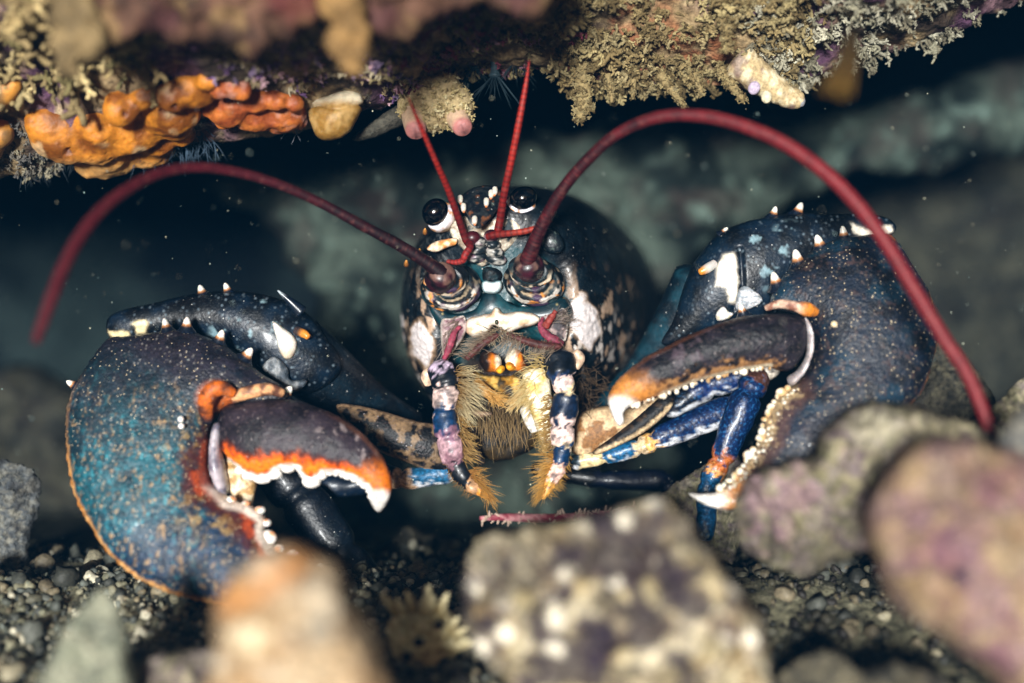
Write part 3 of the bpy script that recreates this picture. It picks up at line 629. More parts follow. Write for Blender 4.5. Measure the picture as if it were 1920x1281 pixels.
melt('orange_sponge', lob([(0, 170, 34), (-30, 190, 40), (22, 160, 22), (0, 250, 30), (-40, 270, 50)]), 6, lambda V: mix(C('#7c5a30'), C('#c98a38'), ss(.4, .6, fbm(V, 40, 3, 100))), 'sponge', 'brownish orange sponge lump at the left edge of the picture', 'sponge')
melt('red_sponge', lob([(430, 195, 44, 18), (480, 205, 46, 18), (535, 205, 44, 18), (410, 170, 22, -15), (445, 165, 28, -15), (440, 195, 28), (480, 190, 26), (515, 188, 24, -10), (550, 192, 22, -10), (470, 222, 28), (520, 225, 26), (560, 222, 22), (420, 225, 22), (390, 205, 16)]), 4,
     lambda V: mix(mix(C('#8e441c'), C('#b8682a'), ss(.38, .62, fbm(V, 34, 3, 103))), C('#b98a7c'), ss(.56, .7, fbm(V, 28, 3, 104)) * .7), 'sponge', 'flat reddish orange sponge between the orange sponge and the yellow lump', 'sponge', lambda V: 15 * (fbm(V, 24, 4, 105) - .5))
mb = MB(); inflate(mb, [(580, 200), (592, 186), (612, 180), (632, 174), (660, 170), (677, 178), (681, 196), (670, 226), (652, 252), (628, 263), (604, 262), (588, 246), (578, 224)], -60, 30, 40, 4,
        lambda u, v, d, h, V: mix(mix(C('#8a6428'), C('#ab8850'), ss(.4, .6, fbm(V, 22, 3, 106))), C('#e4d8bc'), ss(202, 188, v) * .8), lambda V, u, v, d, h: 5 * (fbm(V, 20, 3, 107) - .5) + 12 * (fbm(V, 60, 2, 108) - .5) - 8 * ss(6, 0, np.abs(v - 203 + 5 * np.sin(u / 13.))))
tag(mb.build('yellow_sponge', M['sponge']), 'smooth yellow tan lump like a tooth hanging under the overhang', 'sponge')
mb = MB(); inflate(mb, [(660, 262), (690, 235), (750, 195), (800, 190), (790, 215), (735, 245), (690, 262)], 40, 26, 20, 4, C('#4a463c'), lambda V, u, v, d, h: 4 * (fbm(V, 14, 3, 108) - .5))
tag(mb.build('rock_flake', M['rock']), 'thin grey flake of rock under the overhang beside the sea squirt', 'rock')
mb = MB()
def _cr(u, v, d, h, V):
    c = mix(C('#2c1e18'), C('#5e4334'), ss(.36, .62, fbm(V, 46, 4, 180))); c = mix(c, C('#7a6242'), ss(.54, .68, fbm(V, 34, 3, 181)) * .8); c = mix(c, C('#4e2e2e'), ss(.5, .62, fbm(V, 70, 3, 182)) * .7)
    return mix(c, C('#4a1418'), ss(80, 30, np.hypot(u - 565, (v - 10) * 1.4)) * .8)
inflate(mb, [(150, -120), (165, 20), (200, 66), (245, 72), (280, 60), (330, 88), (372, 84), (410, 72), (455, 94), (492, 82), (530, 66), (590, 56), (640, 62), (700, 74), (745, 56), (800, 34), (880, 20), (960, 28), (1020, 18), (1050, -20), (1060, -120), (600, -150)], -480, 70, 60, 8, _cr,
        lambda V, u, v, d, h: 70 * (fbm(V, 60, 4, 183) - .5) + 26 * (.5 - worley(V, 34, 184)[0]))
tag(mb.build('crust', M['turf']), 'blurred pinkish brown crust along the top edge of the picture', 'crust')
for k, (pts, R, hexs, lab) in enumerate([
        ([(640, 0, -540), (655, 40, -550), (648, 90, -560), (652, 132, -560)], [34, 28, 24, 16], '#85683f', 'blurred tan finger sponge hanging at the top centre left'),
        ([(150, -60, -480), (150, 60, -500), (128, 130, -510)], [40, 36, 22], '#7a6848', 'blurred brownish finger sponge at the upper left')]):
    mb = MB(); P = np.array([W(*q) for q in pts]); tube(mb, P, R, 24, 40, col=lambda t, a, V: mix(C(hexs) * .6, C(hexs) * 1.1, ss(.35, .6, fbm(V, 30, 3, 110 + k))))
    mb.displace(lambda V, N: 50 * (fbm(V, 40, 3, 120 + k) - .5) + 16 * (.5 - worley(V, 18, 121 + k)[0])); tag(mb.build('finger_sponge', M['turf'], origin=P[0]), lab, 'sponge')
# yellowish frond, right
mb = MB(); r = np.random.default_rng(128)
for k in range(9):
    x = r.normal(0, 1); tube(mb, np.array([W(1598 + 4 * x, 60, -520), W(1590 + 9 * x, 110, -640), W(1576 + 15 * x, 150, -720), W(1566 + 20 * x, 182 + r.uniform(-14, 10), -760)]), [4, 5, 5, 1.5], 8, 24, flat=.5, col=lambda t, a, V: mix(C('#2a2010'), C('#584216'), t))
tag(mb.build('weed_frond', M['soft'], origin=W(1598, 60, -420)), 'blurred yellow brown weed frond hanging at the upper right', 'seaweed')

# pale hydroid fringe and anemones
r = np.random.default_rng(130)
def fringe(u0, u1, v0, v1, n, L, colr, label, seed, r0=1.1):
    q = np.random.default_rng(seed); u = q.uniform(u0, u1, n); v = v0 + (v1 - v0) * (u - u0) / (u1 - u0) + q.normal(0, 8, n); P, N = at_ceiling(u, v, 0)
    mb = MB(); hairs(mb, P, np.tile([0, -.25, -1.], (n, 1)), np.full(n, L), r0, np.tile([0, 0, -.1], (n, 1)), 5, C(colr), .6, q)
    return tag(mb.build('hydroid_fringe', M['hair'], origin=W((u0 + u1) / 2, v0, 0)), label, 'hydroids', kind='stuff')
fringe(250, 400, 288, 262, 110, 46, '#44586a', 'pale blue hydroid threads hanging behind the left antenna arch', 131)
fringe(370, 560, 200, 240, 70, 26, '#8d94a0', 'pale hydroid threads over the reddish sponge', 132)
fringe(30, 200, 330, 310, 70, 28, '#2c363e', 'dark hydroid threads under the far left overhang', 133, 1.1)
def anemone(u, v, y, n, L, label, seed, g):
    q = np.random.default_rng(seed); c0 = W(u, v, y); mb = MB()
    ro = empty('anemone', W(u, v - 32, y)); tag(ro, label, 'anemone', g)
    tube(mb, [W(u, v - 32, y), W(u, v - 10, y), c0], [9, 8, 12], 12, 12, col=C('#34464e')); mb.build('stalk', M['soft'], ro)
    a = np.linspace(0, 2 * np.pi, n, endpoint=False); d = np.stack([np.cos(a) * .75, np.sin(a) * .5, -.8 + 0 * a], -1); mb = MB()
    hairs(mb, c0 + d * [10, 8, 3], d, np.full(n, L), 1.2, np.tile([0, 0, -.35], (n, 1)) + d * [.3, .3, 0], 7, C('#1e3038'), .1, q); mb.build('tentacles', M['hair'], ro)
GA = 'small blue grey anemones under the overhang'
anemone(928, 142, 20, 22, 48, 'blue grey anemone hanging under the overhang between the two antennules', 141, GA)
anemone(890, 128, 40, 16, 30, 'small blue grey anemone beside the sea squirt', 142, GA)
anemone(968, 118, 30, 16, 34, 'small blue grey anemone beside the tip of the right antennule', 143, GA)

# specks drifting in the water
r = np.random.default_rng(150); n = 900; V, F = sphere(1); mb = MB()
y = r.uniform(-500, 500, n); Pp = W(r.uniform(-50, 1970, n), r.uniform(150, 1150, n), y); sc = .55 + 1.3 * r.random(n) ** 4
mb.add((Pp[:, None] + V[None] * sc[:, None, None]).reshape(-1, 3), None, (F[None] + (np.arange(n) * len(V))[:, None, None]).reshape(-1, 3), np.repeat(mix(C('#8fb0b0'), C('#d8d0b0'), r.random(n)), len(V), 0))
tag(mb.build('drifting_specks', M['hair'], origin=(0, 0, 0)), 'tiny pale specks drifting in the water', 'specks', kind='stuff')
# ------------------------------------------------------------------ the lobster
LOB = empty('lobster', (-20, 120, -330)); tag(LOB, 'dark blue lobster with red antennae and both big claws raised in a rock crevice', 'lobster')
WHITE, CREAM, ORANGE, NAVY = C('#f6f1ea'), C('#dcc79c'), C('#d9761a'), C('#0a1420')
def poly_soft(u, v, P, w=4): return ss(-w, w, sdp(u, v, P))
def line_soft(u, v, L, a, b): return ss(b, a, seg_dist(u, v, L))
def wob(u, v, amt, size, s=0):
    q = np.stack([u, v, 0 * u], -1); return u + amt * 2 * (fbm(q, size, 3, s) - .5), v + amt * 2 * (fbm(q, size, 3, s + 5) - .5)

# --- body: carapace lofted from the snout backwards
prof = np.array([  # y, centre u, centre v, half width, up, down   (photo coordinates)
    [30, 948, 590, 20, 20, 20], [26, 948, 588, 85, 95, 90], [20, 947, 584, 112, 130, 125], [14, 946, 580, 126, 160, 140], [10, 945, 577, 136, 178, 152], [16, 944, 575, 148, 190, 162],
    [40, 946, 574, 165, 205, 182], [90, 951, 574, 186, 216, 208], [150, 957, 575, 202, 223, 232], [230, 966, 577, 215, 229, 246], [330, 980, 579, 220, 230, 250],
    [450, 994, 581, 220, 226, 246], [600, 1012, 585, 217, 219, 236], [800, 1036, 592, 206, 205, 220], [1000, 1058, 600, 186, 184, 200], [1200, 1072, 606, 150, 150, 160], [1300, 1078, 610, 60, 60, 60], [1310, 1078, 610, 4, 4, 4]], float)
nr, na = 300, 420
tt = np.r_[np.linspace(0, .12, 40), np.linspace(.12, .55, 180)[1:], np.linspace(.55, 1, 82)[1:]]; nr = len(tt)
pr = np.stack([np.interp(tt, np.linspace(0, 1, len(prof)), prof[:, k]) for k in range(6)], -1)
_pp = crom(prof, 400); pr = np.stack([np.interp(tt, np.linspace(0, 1, 400), _pp[:, k]) for k in range(6)], -1)
_w = np.concatenate([[0], np.cumsum(np.linalg.norm(np.diff(prof[:, [0, 3]] , axis=0), axis=1))]); _w /= _w[-1]
pr = np.stack([np.interp(np.r_[np.linspace(0, .16, 50), np.linspace(.16, .5, 160)[1:], np.linspace(.5, 1, 70)[1:]], _w, prof[:, k]) for k in range(6)], -1); nr = len(pr)
k_ = np.ones(7) / 7
for j in range(6):
    e = np.r_[[pr[0, j]] * 3, pr[:, j], [pr[-1, j]] * 3]; pr[:, j] = np.convolve(e, k_, 'valid')
an = np.linspace(0, 2 * np.pi, na, endpoint=False)
ca, sa = np.cos(an), np.sin(an)
PU = pr[:, 1:2] + pr[:, 3:4] * np.sign(ca) * np.abs(ca) ** .92; PV = pr[:, 2:3] - np.where(sa > 0, pr[:, 4:5], pr[:, 5:6]) * sa
yy = np.repeat(pr[:, 0:1], na, 1)
yy = yy - 34 * ss(.45, 1., sa)[None] * ss(120, 20, pr[:, 0:1]) + 46 * ss(-.35, -.95, sa)[None] * ss(200, 20, pr[:, 0:1])
BV = W(PU, PV, yy).reshape(-1, 3)
PL1 = [(776, 608), (786, 595), (797, 612), (806, 628), (813, 650), (815, 670), (806, 684), (796, 686), (784, 676), (771, 664), (768, 640)]
PL2 = [(744, 590), (750, 582), (757, 606), (756, 640), (751, 655), (744, 640)]
PR1 = [(1068, 572), (1082, 556), (1094, 552), (1098, 566), (1118, 585), (1126, 610), (1130, 622), (1118, 632), (1106, 654), (1092, 645), (1080, 628), (1068, 612), (1066, 590)]
def body_col(V):
    u, v = UV(V); a, b = wob(u, v, 9, 16, 201)
    n = fbm(V, 26, 4, 202); c = mix(C('#04080e'), C('#0c1820'), ss(.4, .65, n))
    q = V * np.array([1., .28, .45]); fl = fbm(q, 13, 4, 203) + .03; side = ss(480, 600, v) * ss(420, 230, V[:, 1])
    c = mix(c, C('#c9a88c'), ss(.60, .67, fl) * side * ss(850, 800, v) * .8)
    c = mix(c, C('#e9ddd4'), ss(.6, .66, fbm(q, 11, 3, 209)) * ss(660, 710, v) * ss(860, 800, u) * .9)
    c = mix(c, C('#e9ddd4'), ss(.57, .63, fbm(q, 9, 3, 210)) * ss(1060, 1080, u) * ss(1200, 1130, u) * ss(560, 640, v) * ss(720, 660, v) * .9)
    c = mix(c, C('#d8b088'), np.maximum(poly_soft(a, b, PL1, 7), poly_soft(a, b, PR1, 7)) * (V[:, 1] < 330))
    c = mix(c, C('#efe4e2'), np.maximum(np.maximum(poly_soft(a + 1, b + 1, PL1, 3) * ss(-3, 3, sdp(a, b, PL1) - 1), poly_soft(a, b, PR1, 3)), poly_soft(a, b, PL2, 3)) * (V[:, 1] < 330))
    w, _ = worley(V, 5.5, 204); c = mix(c, C('#a4aaa8'), ss(.5, .2, w) * ss(600, 500, v) * ss(.4, .6, fbm(V, 30, 3, 208)) * ss(890, 820, u) * .3)
    c = mix(c, C('#9a9a94'), ss(.3, .15, w) * ss(-.2, .1, 0 * u) * ss(385, 360, v) * ss(1000, 960, u) * .6)
    face = ss(132, 112, np.hypot((u - 946) / 1., (v - 590) / 1.08)) * (V[:, 1] < 120); c = mix(c, C('#0e4048'), face * .9)
    low = ss(640, 690, v) * ss(90, 60, np.abs(u - 948)) * (V[:, 1] < 160); c = mix(c, C('#2a1a10'), low)
    return c
mb = MB(); mb.add(BV, gridquads(nr, na, True)[:, ::-1], None, (.1, .1, .1))
def _bd(V, N):
    u, v = UV(V); k = np.maximum(sdp(u, v, PR1), sdp(u, v, PL1)); w, _ = worley(V, 8, 207)
    groove = np.abs(V[:, 1] - 420 - 90 * np.cos((v - 560) / 90.)); return -12 * ss(26, 4, groove) + 5 * (fbm(V, 80, 3, 205) - .5) + (.5 - w) * (1.6 + 4 * ss(-6, 6, k)) * (V[:, 1] < 400)
mb.displace(_bd); mb.paint(lambda V, K: body_col(V))
# tail segments behind, mostly hidden
body = mb.build('body', M['shell'], LOB)
mb = MB(); P = np.array([W(1085, 610, 1180), W(1110, 640, 1400), W(1130, 690, 1600), W(1120, 760, 1680)]); tube(mb, P, [200, 180, 150, 90], 40, 60, col=lambda t, a, V: mix(C('#08101a'), C('#14222c'), ss(.4, .6, fbm(V, 40, 3, 206))))
mb.displace(lambda V, N: 12 * np.abs(np.sin(V[:, 1] / 38.))); mb.build('tail', M['shell'], LOB)

# --- snout and head furniture
def plate(name, poly, y, t, col, mat_='gloss', parent=None, step=3, disp=None, pw=.5, tb=None, label=None):
    mb = MB(); inflate(mb, poly, y, t, tb, step, col, disp, pw=pw); o = mb.build(name, M[mat_], parent or LOB)
    if label: o['label'] = label
    return o
def yr(u, v): return 12 - (v - 350) * 1.15
ros = plate('rostrum', [(862, 378), (876, 358), (905, 348), (935, 352), (946, 366), (934, 392), (914, 416), (897, 429), (886, 416), (872, 396)], yr, 16,
      lambda u, v, d, h, V: mix(mix(C('#0b131b'), C('#23282b'), ss(.45, .65, fbm(V, 8, 3, 210))), C('#7a4a2c'), ss(.68, .76, fbm(V, 10, 2, 211)) * .8), 'shell')
for (u, v, a) in [(863, 377, 20), (869, 392, 15), (912, 382, -12), (921, 367, -15), (928, 361, -20), (890, 416, 5)]:
    mb = MB(); y = yr(u, v) - 14
    tube(mb, [W(u, v - 7, y + 8), W(u, v, y - 3), W(u + a * .05, v + 6, y - 12)], [5.5, 5, 2], 10, 10, col=lambda t, q, V: mix(C('#f1e6d8'), C('#c9743a'), ss(.72, .85, t))); mb.build('spine', M['ivory'], ros)
for (u, v, y) in [(797, 433, 30), (787, 471, 20), (762, 493, 40), (1032, 434, 20), (1051, 453, 30), (1010, 436, 10)]:
    mb = MB(); tube(mb, [W(u, v + 4, y + 10), W(u, v, y - 2), W(u, v - 4, y - 12)], [5, 4, 1.5], 8, 8, col=lambda t, q, V: mix(C('#7a3b12'), C('#e8a050'), t)); mb.build('spine', M['ivory'], LOB)
# eyes
def eye(u, v, y, ru, rv, su, sv, ang):
    mb = MB(); ball(mb, W(u, v, y), (ru, 22, rv), 4, rot(0, ang, 0), col=C('#020409')); e = mb.build('eye', M['eye'], LOB)
    mb = MB(); c0 = W(su, sv, y + 14)
    def ec(V):
        n = fbm(V, 13, 3, 215); a, b = UV(V); c = mix(C('#efe9f2'), C('#c9823e'), ss(.55, .62, n)); c = mix(c, C('#0d1a2c'), ss(.58, .63, fbm(V, 13, 3, 216))); c = mix(c, mix(C('#10181e'), C('#7a6a58'), ss(.45, .6, fbm(V, 12, 3, 217))), ss(30, 42, np.hypot(a - u, b - v)))
        return mix(c, C('#c8a27a'), ss(.8, 1.1, np.hypot((a - u) / (ru + 9), (b - v) / (rv + 9))) * .25)
    ball(mb, c0, (ru + 3, 22, rv + 3), 4, rot(0, ang, 0), col=ec); tube(mb, [c0, W(su * 2 - u + 6, sv * 2 - v, y + 30), W(su * 3 - u * 2 + 5, sv * 3 - v * 2 - 10, y + 48)], [ru - 2, 19, 15], 18, 16, col=lambda t, q, V: ec(V))
    mb.build('eyestalk', M['gloss'], e)
eye(816, 398, -20, 24, 27, 828, 408, 35); eye(981, 372, -16, 26, 22, 976, 385, -20)
# brown soft region round the antennule bases
plate('brow_membrane', [(850, 415), (880, 405), (897, 425), (925, 400), (975, 405), (985, 430), (950, 470), (905, 500), (870, 470), (845, 440)], -12, 14,
      lambda u, v, d, h, V: mix(mix(C('#8a7a68'), C('#d8ccb8'), ss(.4, .62, fbm(V, 12, 3, 217))), C('#1c2a30'), ss(.56, .68, fbm(V, 18, 3, 218))), 'soft')
plate('antennal_scale', [(800, 467), (812, 455), (832, 449), (856, 447), (856, 458), (838, 465), (818, 473)], -22, 7, lambda u, v, d, h, V: mix(C('#d98f4c'), C('#e6cdb0'), ss(.4, .6, fbm(V, 12, 2, 219))), 'soft')
plate('antennal_scale', [(1012, 440), (1030, 428), (1050, 440), (1058, 462), (1046, 476), (1022, 470)], -20, 9, lambda u, v, d, h, V: mix(C('#0a141a'), C('#5c6a64'), ss(.55, .7, fbm(V, 8, 3, 220))), 'shell')
def sheen(u, v, V, base='#0c1519', hi='#d9cfc0', size=16, s=0, th=(.5, .6), stretch=.4):
    n = fbm(V * np.array([stretch, 1, 1.4]), size, 3, s); c = mix(C(base), C(hi), ss(*th, n)); return mix(c, C('#6a3f58'), ss(.62, .68, fbm(V, 20, 2, s + 3)) * .6)
# antenna bases: two nested bulbs with pale crescents and a dark collar that holds the whip
def peduncle(cu, cv, s, lean, tip):
    def bulb(u, v, y, ru, rv, ry, bands, k):
        def cf(V):
            a, b = UV(V); dx, dz = (a - u) / ru, (b - v) / rv; w = .10 * (fbm(V, 17, 3, s + k) - .5) * 2; r_ = np.hypot(dx, dz) + w; low = ss(-.25, .35, dz + .5 * (fbm(V, 24, 2, s + k + 3) - .5))
            c = mix(C('#060d12'), C('#16282e'), ss(.45, .65, fbm(V, 14, 3, s + k + 5)))
            c = mix(c, C('#8a7a66'), ss(.6, .7, fbm(V, 12, 3, s + k + 6)) * (dz < .1) * .8)
            for (r0, r1, hx, am) in bands: c = mix(c, C(hx), ss(r0 - .02, r0 + .02, r_) * ss(r1 + .02, r1 - .02, r_) * low * am * ss(.38, .47, fbm(V, 17, 3, s + k + 8)))
            c = mix(c, C('#5a3a5e'), ss(.6, .7, fbm(V, 22, 2, s + k + 9)) * low * .5); return mix(c, C('#d88a3c'), ss(.66, .71, fbm(V, 13, 2, s + k + 11)) * low)
        def dp(V):
            a, b = UV(V); r_ = np.hypot((a - u) / ru, (b - v) / rv); return 1.3 * np.sin(r_ * 19) * (V[:, 1] < y) + 5 * (fbm(V, 20, 2, s + k) - .5)
        mb = MB(); ball(mb, W(u, v, y), (ru, ry, rv), 5, rot(12, lean, 0), col=cf, disp=dp); return mb.build('antenna_base', M['gloss'], LOB)
    bulb(cu, cv, -2, 58, 46, 34, [(.5, .58, '#b8a488', 1), (.74, .88, '#ece2d6', 1), (.97, 1.1, '#3a5a60', .6)], 0)
    bulb(cu + tip[0] * .5, cv + tip[1] * .6, -34, 42, 31, 22, [(.84, 1.0, '#dccab0', 1)], 30)
    tu, tv = cu + tip[0], cv + tip[1]; mb = MB()
    tube(mb, [W(tu + 6 * np.sign(lean), tv + 12, -38), W(tu, tv + 4, -56), W(tu - 2 * np.sign(lean), tv - 2, -68)], [27, 28, 23], 20, 20, col=lambda t, q, V: mix(mix(C('#0c0b10'), C('#3a1420'), ss(.4, .6, fbm(V, 12, 3, s + 40))), C('#8a6a5c'), ss(.8, .9, t) * ss(.42, .56, fbm(V, 14, 2, s + 41)) * .6))
    mb.build('antenna_base', M['gloss'], LOB)
peduncle(845, 540, 230, -6, (-17, -26)); peduncle(1001, 530, 250, 8, (-11, -36))
# antennules: small stacked joints and red whips
for (u0, v0, dx, s) in [(893, 478, -1, 270), (930, 482, 1, 280)]:
    for k in range(3):
        u, v, y = u0 + dx * (-3 * k), v0 - 14 * k + 4, -22 - 9 * k
        mb = MB(); ball(mb, W(u, v, y), (20 - 3 * k, 14, 12 - k), 3, rot(15, dx * 10, 0), col=lambda V: mix(mix(C('#121c22'), C('#b9b4ac'), ss(.45, .58, fbm(V * [.5, 1, 1], 9, 3, s + k))), C('#7a5468'), ss(.6, .68, fbm(V, 12, 2, s + 3)) * .7))
        mb.build('antennule_base', M['gloss'], LOB)
def redc(a, b, s):
    def f(t, q, V):
        n = fbm(V, 14, 3, s); c = mix(C(a), C(b), np.clip(ss(.1, .6, t) + .9 * (n - .5), 0, 1)); kk = np.round(t * 1e4) ; ring = (np.unique(kk, return_inverse=True)[1] % 5) / 5.; c = mix(c, c * .45, (ring < .25) * .8); c = mix(c, C('#8a5048'), ss(.62, .74, fbm(V, 7, 2, s + 2)) * .2); return mix(c, c * .55, ss(-.1, .9, np.sin(q)) * .4)
    return f
def whip(name, pts, R, a, b, s, parent=None, n=14, m=160):
    mb = MB(); P = np.array([W(*p) for p in pts]); tube(mb, P, np.array(R) * (.91 if name == 'antenna' else 1), n, m, col=redc(a, b, s)); return mb.build(name, M['red'], parent or LOB)
whip('antennule', [(880, 458, -45), (872, 445, -52), (858, 405, -75), (838, 350, -110), (815, 298, -150), (790, 240, -185), (765, 182, -215)], [8, 7.5, 6.5, 6, 5, 4, 1.5], '#5a0c0e', '#8a1c12', 290)
whip('antennule', [(878, 452, -50), (882, 462, -66), (872, 478, -72), (868, 488, -68), (855, 492, -64), (838, 490, -60)], [6, 6.5, 6.5, 6, 5, 3.5], '#5c1018', '#8e2420', 291, m=60)
whip('antennule', [(934, 432, -50), (938, 410, -58), (947, 355, -85), (960, 295, -110), (972, 235, -130), (984, 170, -140), (993, 112, -145)], [8, 7.5, 7, 6.5, 6, 4.5, 1], '#6a0e0c', '#9c2214', 292)
whip('antennule', [(914, 444, -48), (930, 440, -56), (960, 437, -70), (995, 431, -80), (1034, 414, -85)], [7, 7, 6, 5.5, 3], '#6a120e', '#9a3020', 293, m=60)
mb = MB(); ball(mb, W(886, 446, -46), (15, 12, 13), 3, col=C('#3a0c14')); ball(mb, W(922, 442, -44), (15, 12, 12), 3, col=lambda V: mix(C('#2c1018'), C('#8c6a70'), ss(.55, .65, fbm(V, 9, 2, 294)))); mb.build('antennule_base', M['gloss'], LOB)
# long antennae
whip('antenna', [(828, 514, -62), (800, 492, -75), (745, 458, -95), (680, 423, -120), (600, 380, -150), (520, 345, -185), (440, 322, -225), (365, 314, -275), (300, 325, -325), (235, 358, -385), (180, 405, -440), (135, 470, -490), (100, 550, -535), (68, 640, -570)],
     [18, 13.5, 12, 11, 10, 9.5, 9.5, 9.8, 10.2, 10.8, 11.2, 11.5, 11.3, 8], '#1c040c', '#52111c', 295, n=14, m=760)
whip('antenna', [(988, 494, -62), (1000, 460, -80), (1022, 412, -105), (1055, 355, -135), (1100, 302, -165), (1160, 250, -200), (1240, 219, -235), (1330, 220, -265), (1420, 246, -295), (1500, 288, -320), (1580, 354, -345), (1650, 440, -365), (1715, 545, -385), (1770, 635, -400), (1815, 705, -410), (1850, 790, -420), (1862, 830, -420)],
     [19, 15, 13, 12, 11.5, 11.5, 12.2, 13, 13.4, 13.8, 13.8, 13.6, 13.2, 12.8, 12.2, 11.6, 11], '#30070f', '#741b21', 296, n=14, m=820)
# face: epistome, labrum, palps, jaws
mb = MB(); inflate(mb, [(798, 556), (820, 575), (850, 588), (890, 580), (905, 552), (922, 540), (940, 552), (965, 572), (1010, 572), (1055, 556), (1074, 585), (1058, 615), (1010, 612), (930, 604), (875, 612), (840, 632), (815, 600)], 2, 16, 20, 4,
      lambda u, v, d, h, V: mix(mix(C('#07222a'), C('#154048'), ss(.4, .65, fbm(V, 28, 3, 300))), C('#9a8c62'), (worley(V, 8, 301)[0] < .2) * (np.abs(u - 930) > 95) * .8)); mb.build('epistome', M['gloss'], LOB)
plate('epistome_knob', [(903, 532), (910, 526), (924, 528), (938, 526), (942, 538), (934, 549), (922, 551), (907, 548)], -22, 16, lambda u, v, d, h, V: mix(C('#e6eef0'), C('#8fb4bc'), ss(5, 1, d)), 'ivory')
plate('epistome_knob', [(904, 508), (912, 500), (926, 502), (938, 508), (940, 522), (930, 530), (912, 530), (904, 522)], -14, 12, lambda u, v, d, h, V: mix(C('#04080c'), C('#12282e'), ss(.5, .7, fbm(V, 10, 2, 302))), 'soft', disp=lambda V, u, v, d, h: 7 * (fbm(V, 12, 3, 309) - .5))
plate('labrum', [(874, 612), (878, 598), (905, 590), (920, 588), (927, 577), (936, 578), (945, 587), (975, 584), (1002, 589), (1012, 600), (1002, 610), (975, 616), (955, 624), (940, 620), (925, 610), (912, 626), (895, 634), (876, 626)], -18, 22,
      lambda u, v, d, h, V: mix(mix(C('#f0e6d6'), C('#cf9a58'), ss(.58, .68, fbm(V, 15, 3, 303)) * .6), C('#c98a4c'), ss(3.5, .5, d) * .6), 'ivory', disp=lambda V, u, v, d, h: 5 * (fbm(V, 18, 3, 304) - .5))
mb = MB(); ball(mb, W(931, 604, -42), (3.5, 4, 5), 2, col=C('#3a3a28')); mb.build('labrum_pit', M['gloss'], LOB)
plate('palp_membrane', [(827, 602), (850, 596), (870, 592), (876, 612), (868, 635), (850, 660), (834, 680), (828, 650)], -10, 10, lambda u, v, d, h, V: mix(mix(C('#7a5660'), C('#b9a4a0'), ss(.4, .6, fbm(V, 16, 3, 305))), C('#d9cfc4'), ss(5, 1, d)), 'soft')
plate('palp_membrane', [(1008, 592), (1030, 584), (1058, 576), (1066, 600), (1060, 640), (1035, 628), (1015, 612)], -8, 10, lambda u, v, d, h, V: mix(mix(C('#3a3438'), C('#a08c88'), ss(.42, .6, fbm(V, 14, 3, 306))), C('#d9cfc4'), ss(5, 1, d)), 'soft')
def rod(name, pts, R, col, mat_='soft', n=12, m=30, flat=1., parent=None, disp=None):
    mb = MB(); tube(mb, np.array([W(*p) for p in pts]), R, n, m, flat, col if callable(col) else (lambda t, q, V: mix(C(col) * .7, C(col) * 1.2, ss(.35, .65, fbm(V, 8, 3, 307)))))
    if disp: mb.displace(lambda V, N: disp(V))
    return mb.build(name, M[mat_], parent or LOB)
bum = lambda V: 2.5 * (.5 - worley(V, 5, 308)[0])
rod('mandible_palp', [(864, 612, -26), (853, 622, -32), (846, 642, -36), (838, 662, -34), (832, 675, -28)], [3, 5, 7, 6, 4], '#8f3a4c', disp=bum)
rod('mandible_palp', [(1018, 596, -22), (1014, 612, -28), (1024, 628, -34), (1040, 638, -36), (1054, 646, -30)], [3, 6, 8, 9, 6], '#7c3444', disp=bum)
rod('mandible_palp', [(1022, 613, -38), (1032, 598, -42), (1042, 584, -42)], [7, 7, 4], '#7c3028', disp=bum)
sp1 = rod('feeler_comb', [(933, 628, -44), (905, 645, -46), (875, 672, -42)], [5, 7, 6], '#4a2420', disp=bum); sp2 = rod('feeler_comb', [(950, 627, -42), (985, 640, -46), (1020, 648, -46), (1050, 650, -42)], [4, 7, 8, 6], '#4a2420', disp=bum)
r = np.random.default_rng(310)
def brush(parent, line, n, d, L, col, r0=1.2, bend=(0, 0, 0), tip=None, jit=.25, off=4, name='bristles'):
    P = crom(np.array([W(*p) for p in line]), 60); i = r.integers(0, 60, n); q = P[i] + r.normal(0, off, (n, 3)) * [1, .6, 1]; d = np.asarray(d, float)
    if d.ndim == 2: d = np.stack([np.interp(i / 59, np.linspace(0, 1, len(d)), d[:, k]) for k in range(3)], -1)
    else: d = np.tile(d, (n, 1))
    Lh = np.interp(i / 59, np.linspace(0, 1, np.size(L)), np.atleast_1d(L)); mb = MB()
    hairs(mb, q, d, Lh, r0, np.tile(bend, (n, 1)), 6, C(col), jit, r, None if tip is None else C(tip)); o = mb.build(name, M['hair'], parent); return o
brush(sp1, [(933, 628, -46), (875, 672, -44)], 75, (-.75, -.3, .55), 44, '#5a4434', .9, (0, 0, -.3), '#cdb9a0')
brush(sp2, [(950, 627, -46), (1050, 648, -46)], 85, (-.15, -.3, -.85), 44, '#5a4434', .9, (-.3, 0, .1), '#cdb9a0')
brush(LOB, [(1026, 606, -30), (1052, 590, -30), (1060, 620, -28)], 60, (.55, -.3, .4), 38, '#4a3e36', .8, (.1, 0, -.4), '#b9a898')
brush(LOB, [(865, 600, -24), (850, 612, -24), (838, 650, -24)], 40, (-.5, -.4, -.5), 28, '#6a5448', .8, (0, 0, -.2), '#c9b8a8')
brush(LOB, [(905, 630, -30), (935, 622, -34), (965, 628, -30)], 80, (0, -.5, -.8), 30, '#8a7458', .8, (0, 0, .1), '#d9c8a8', .5)
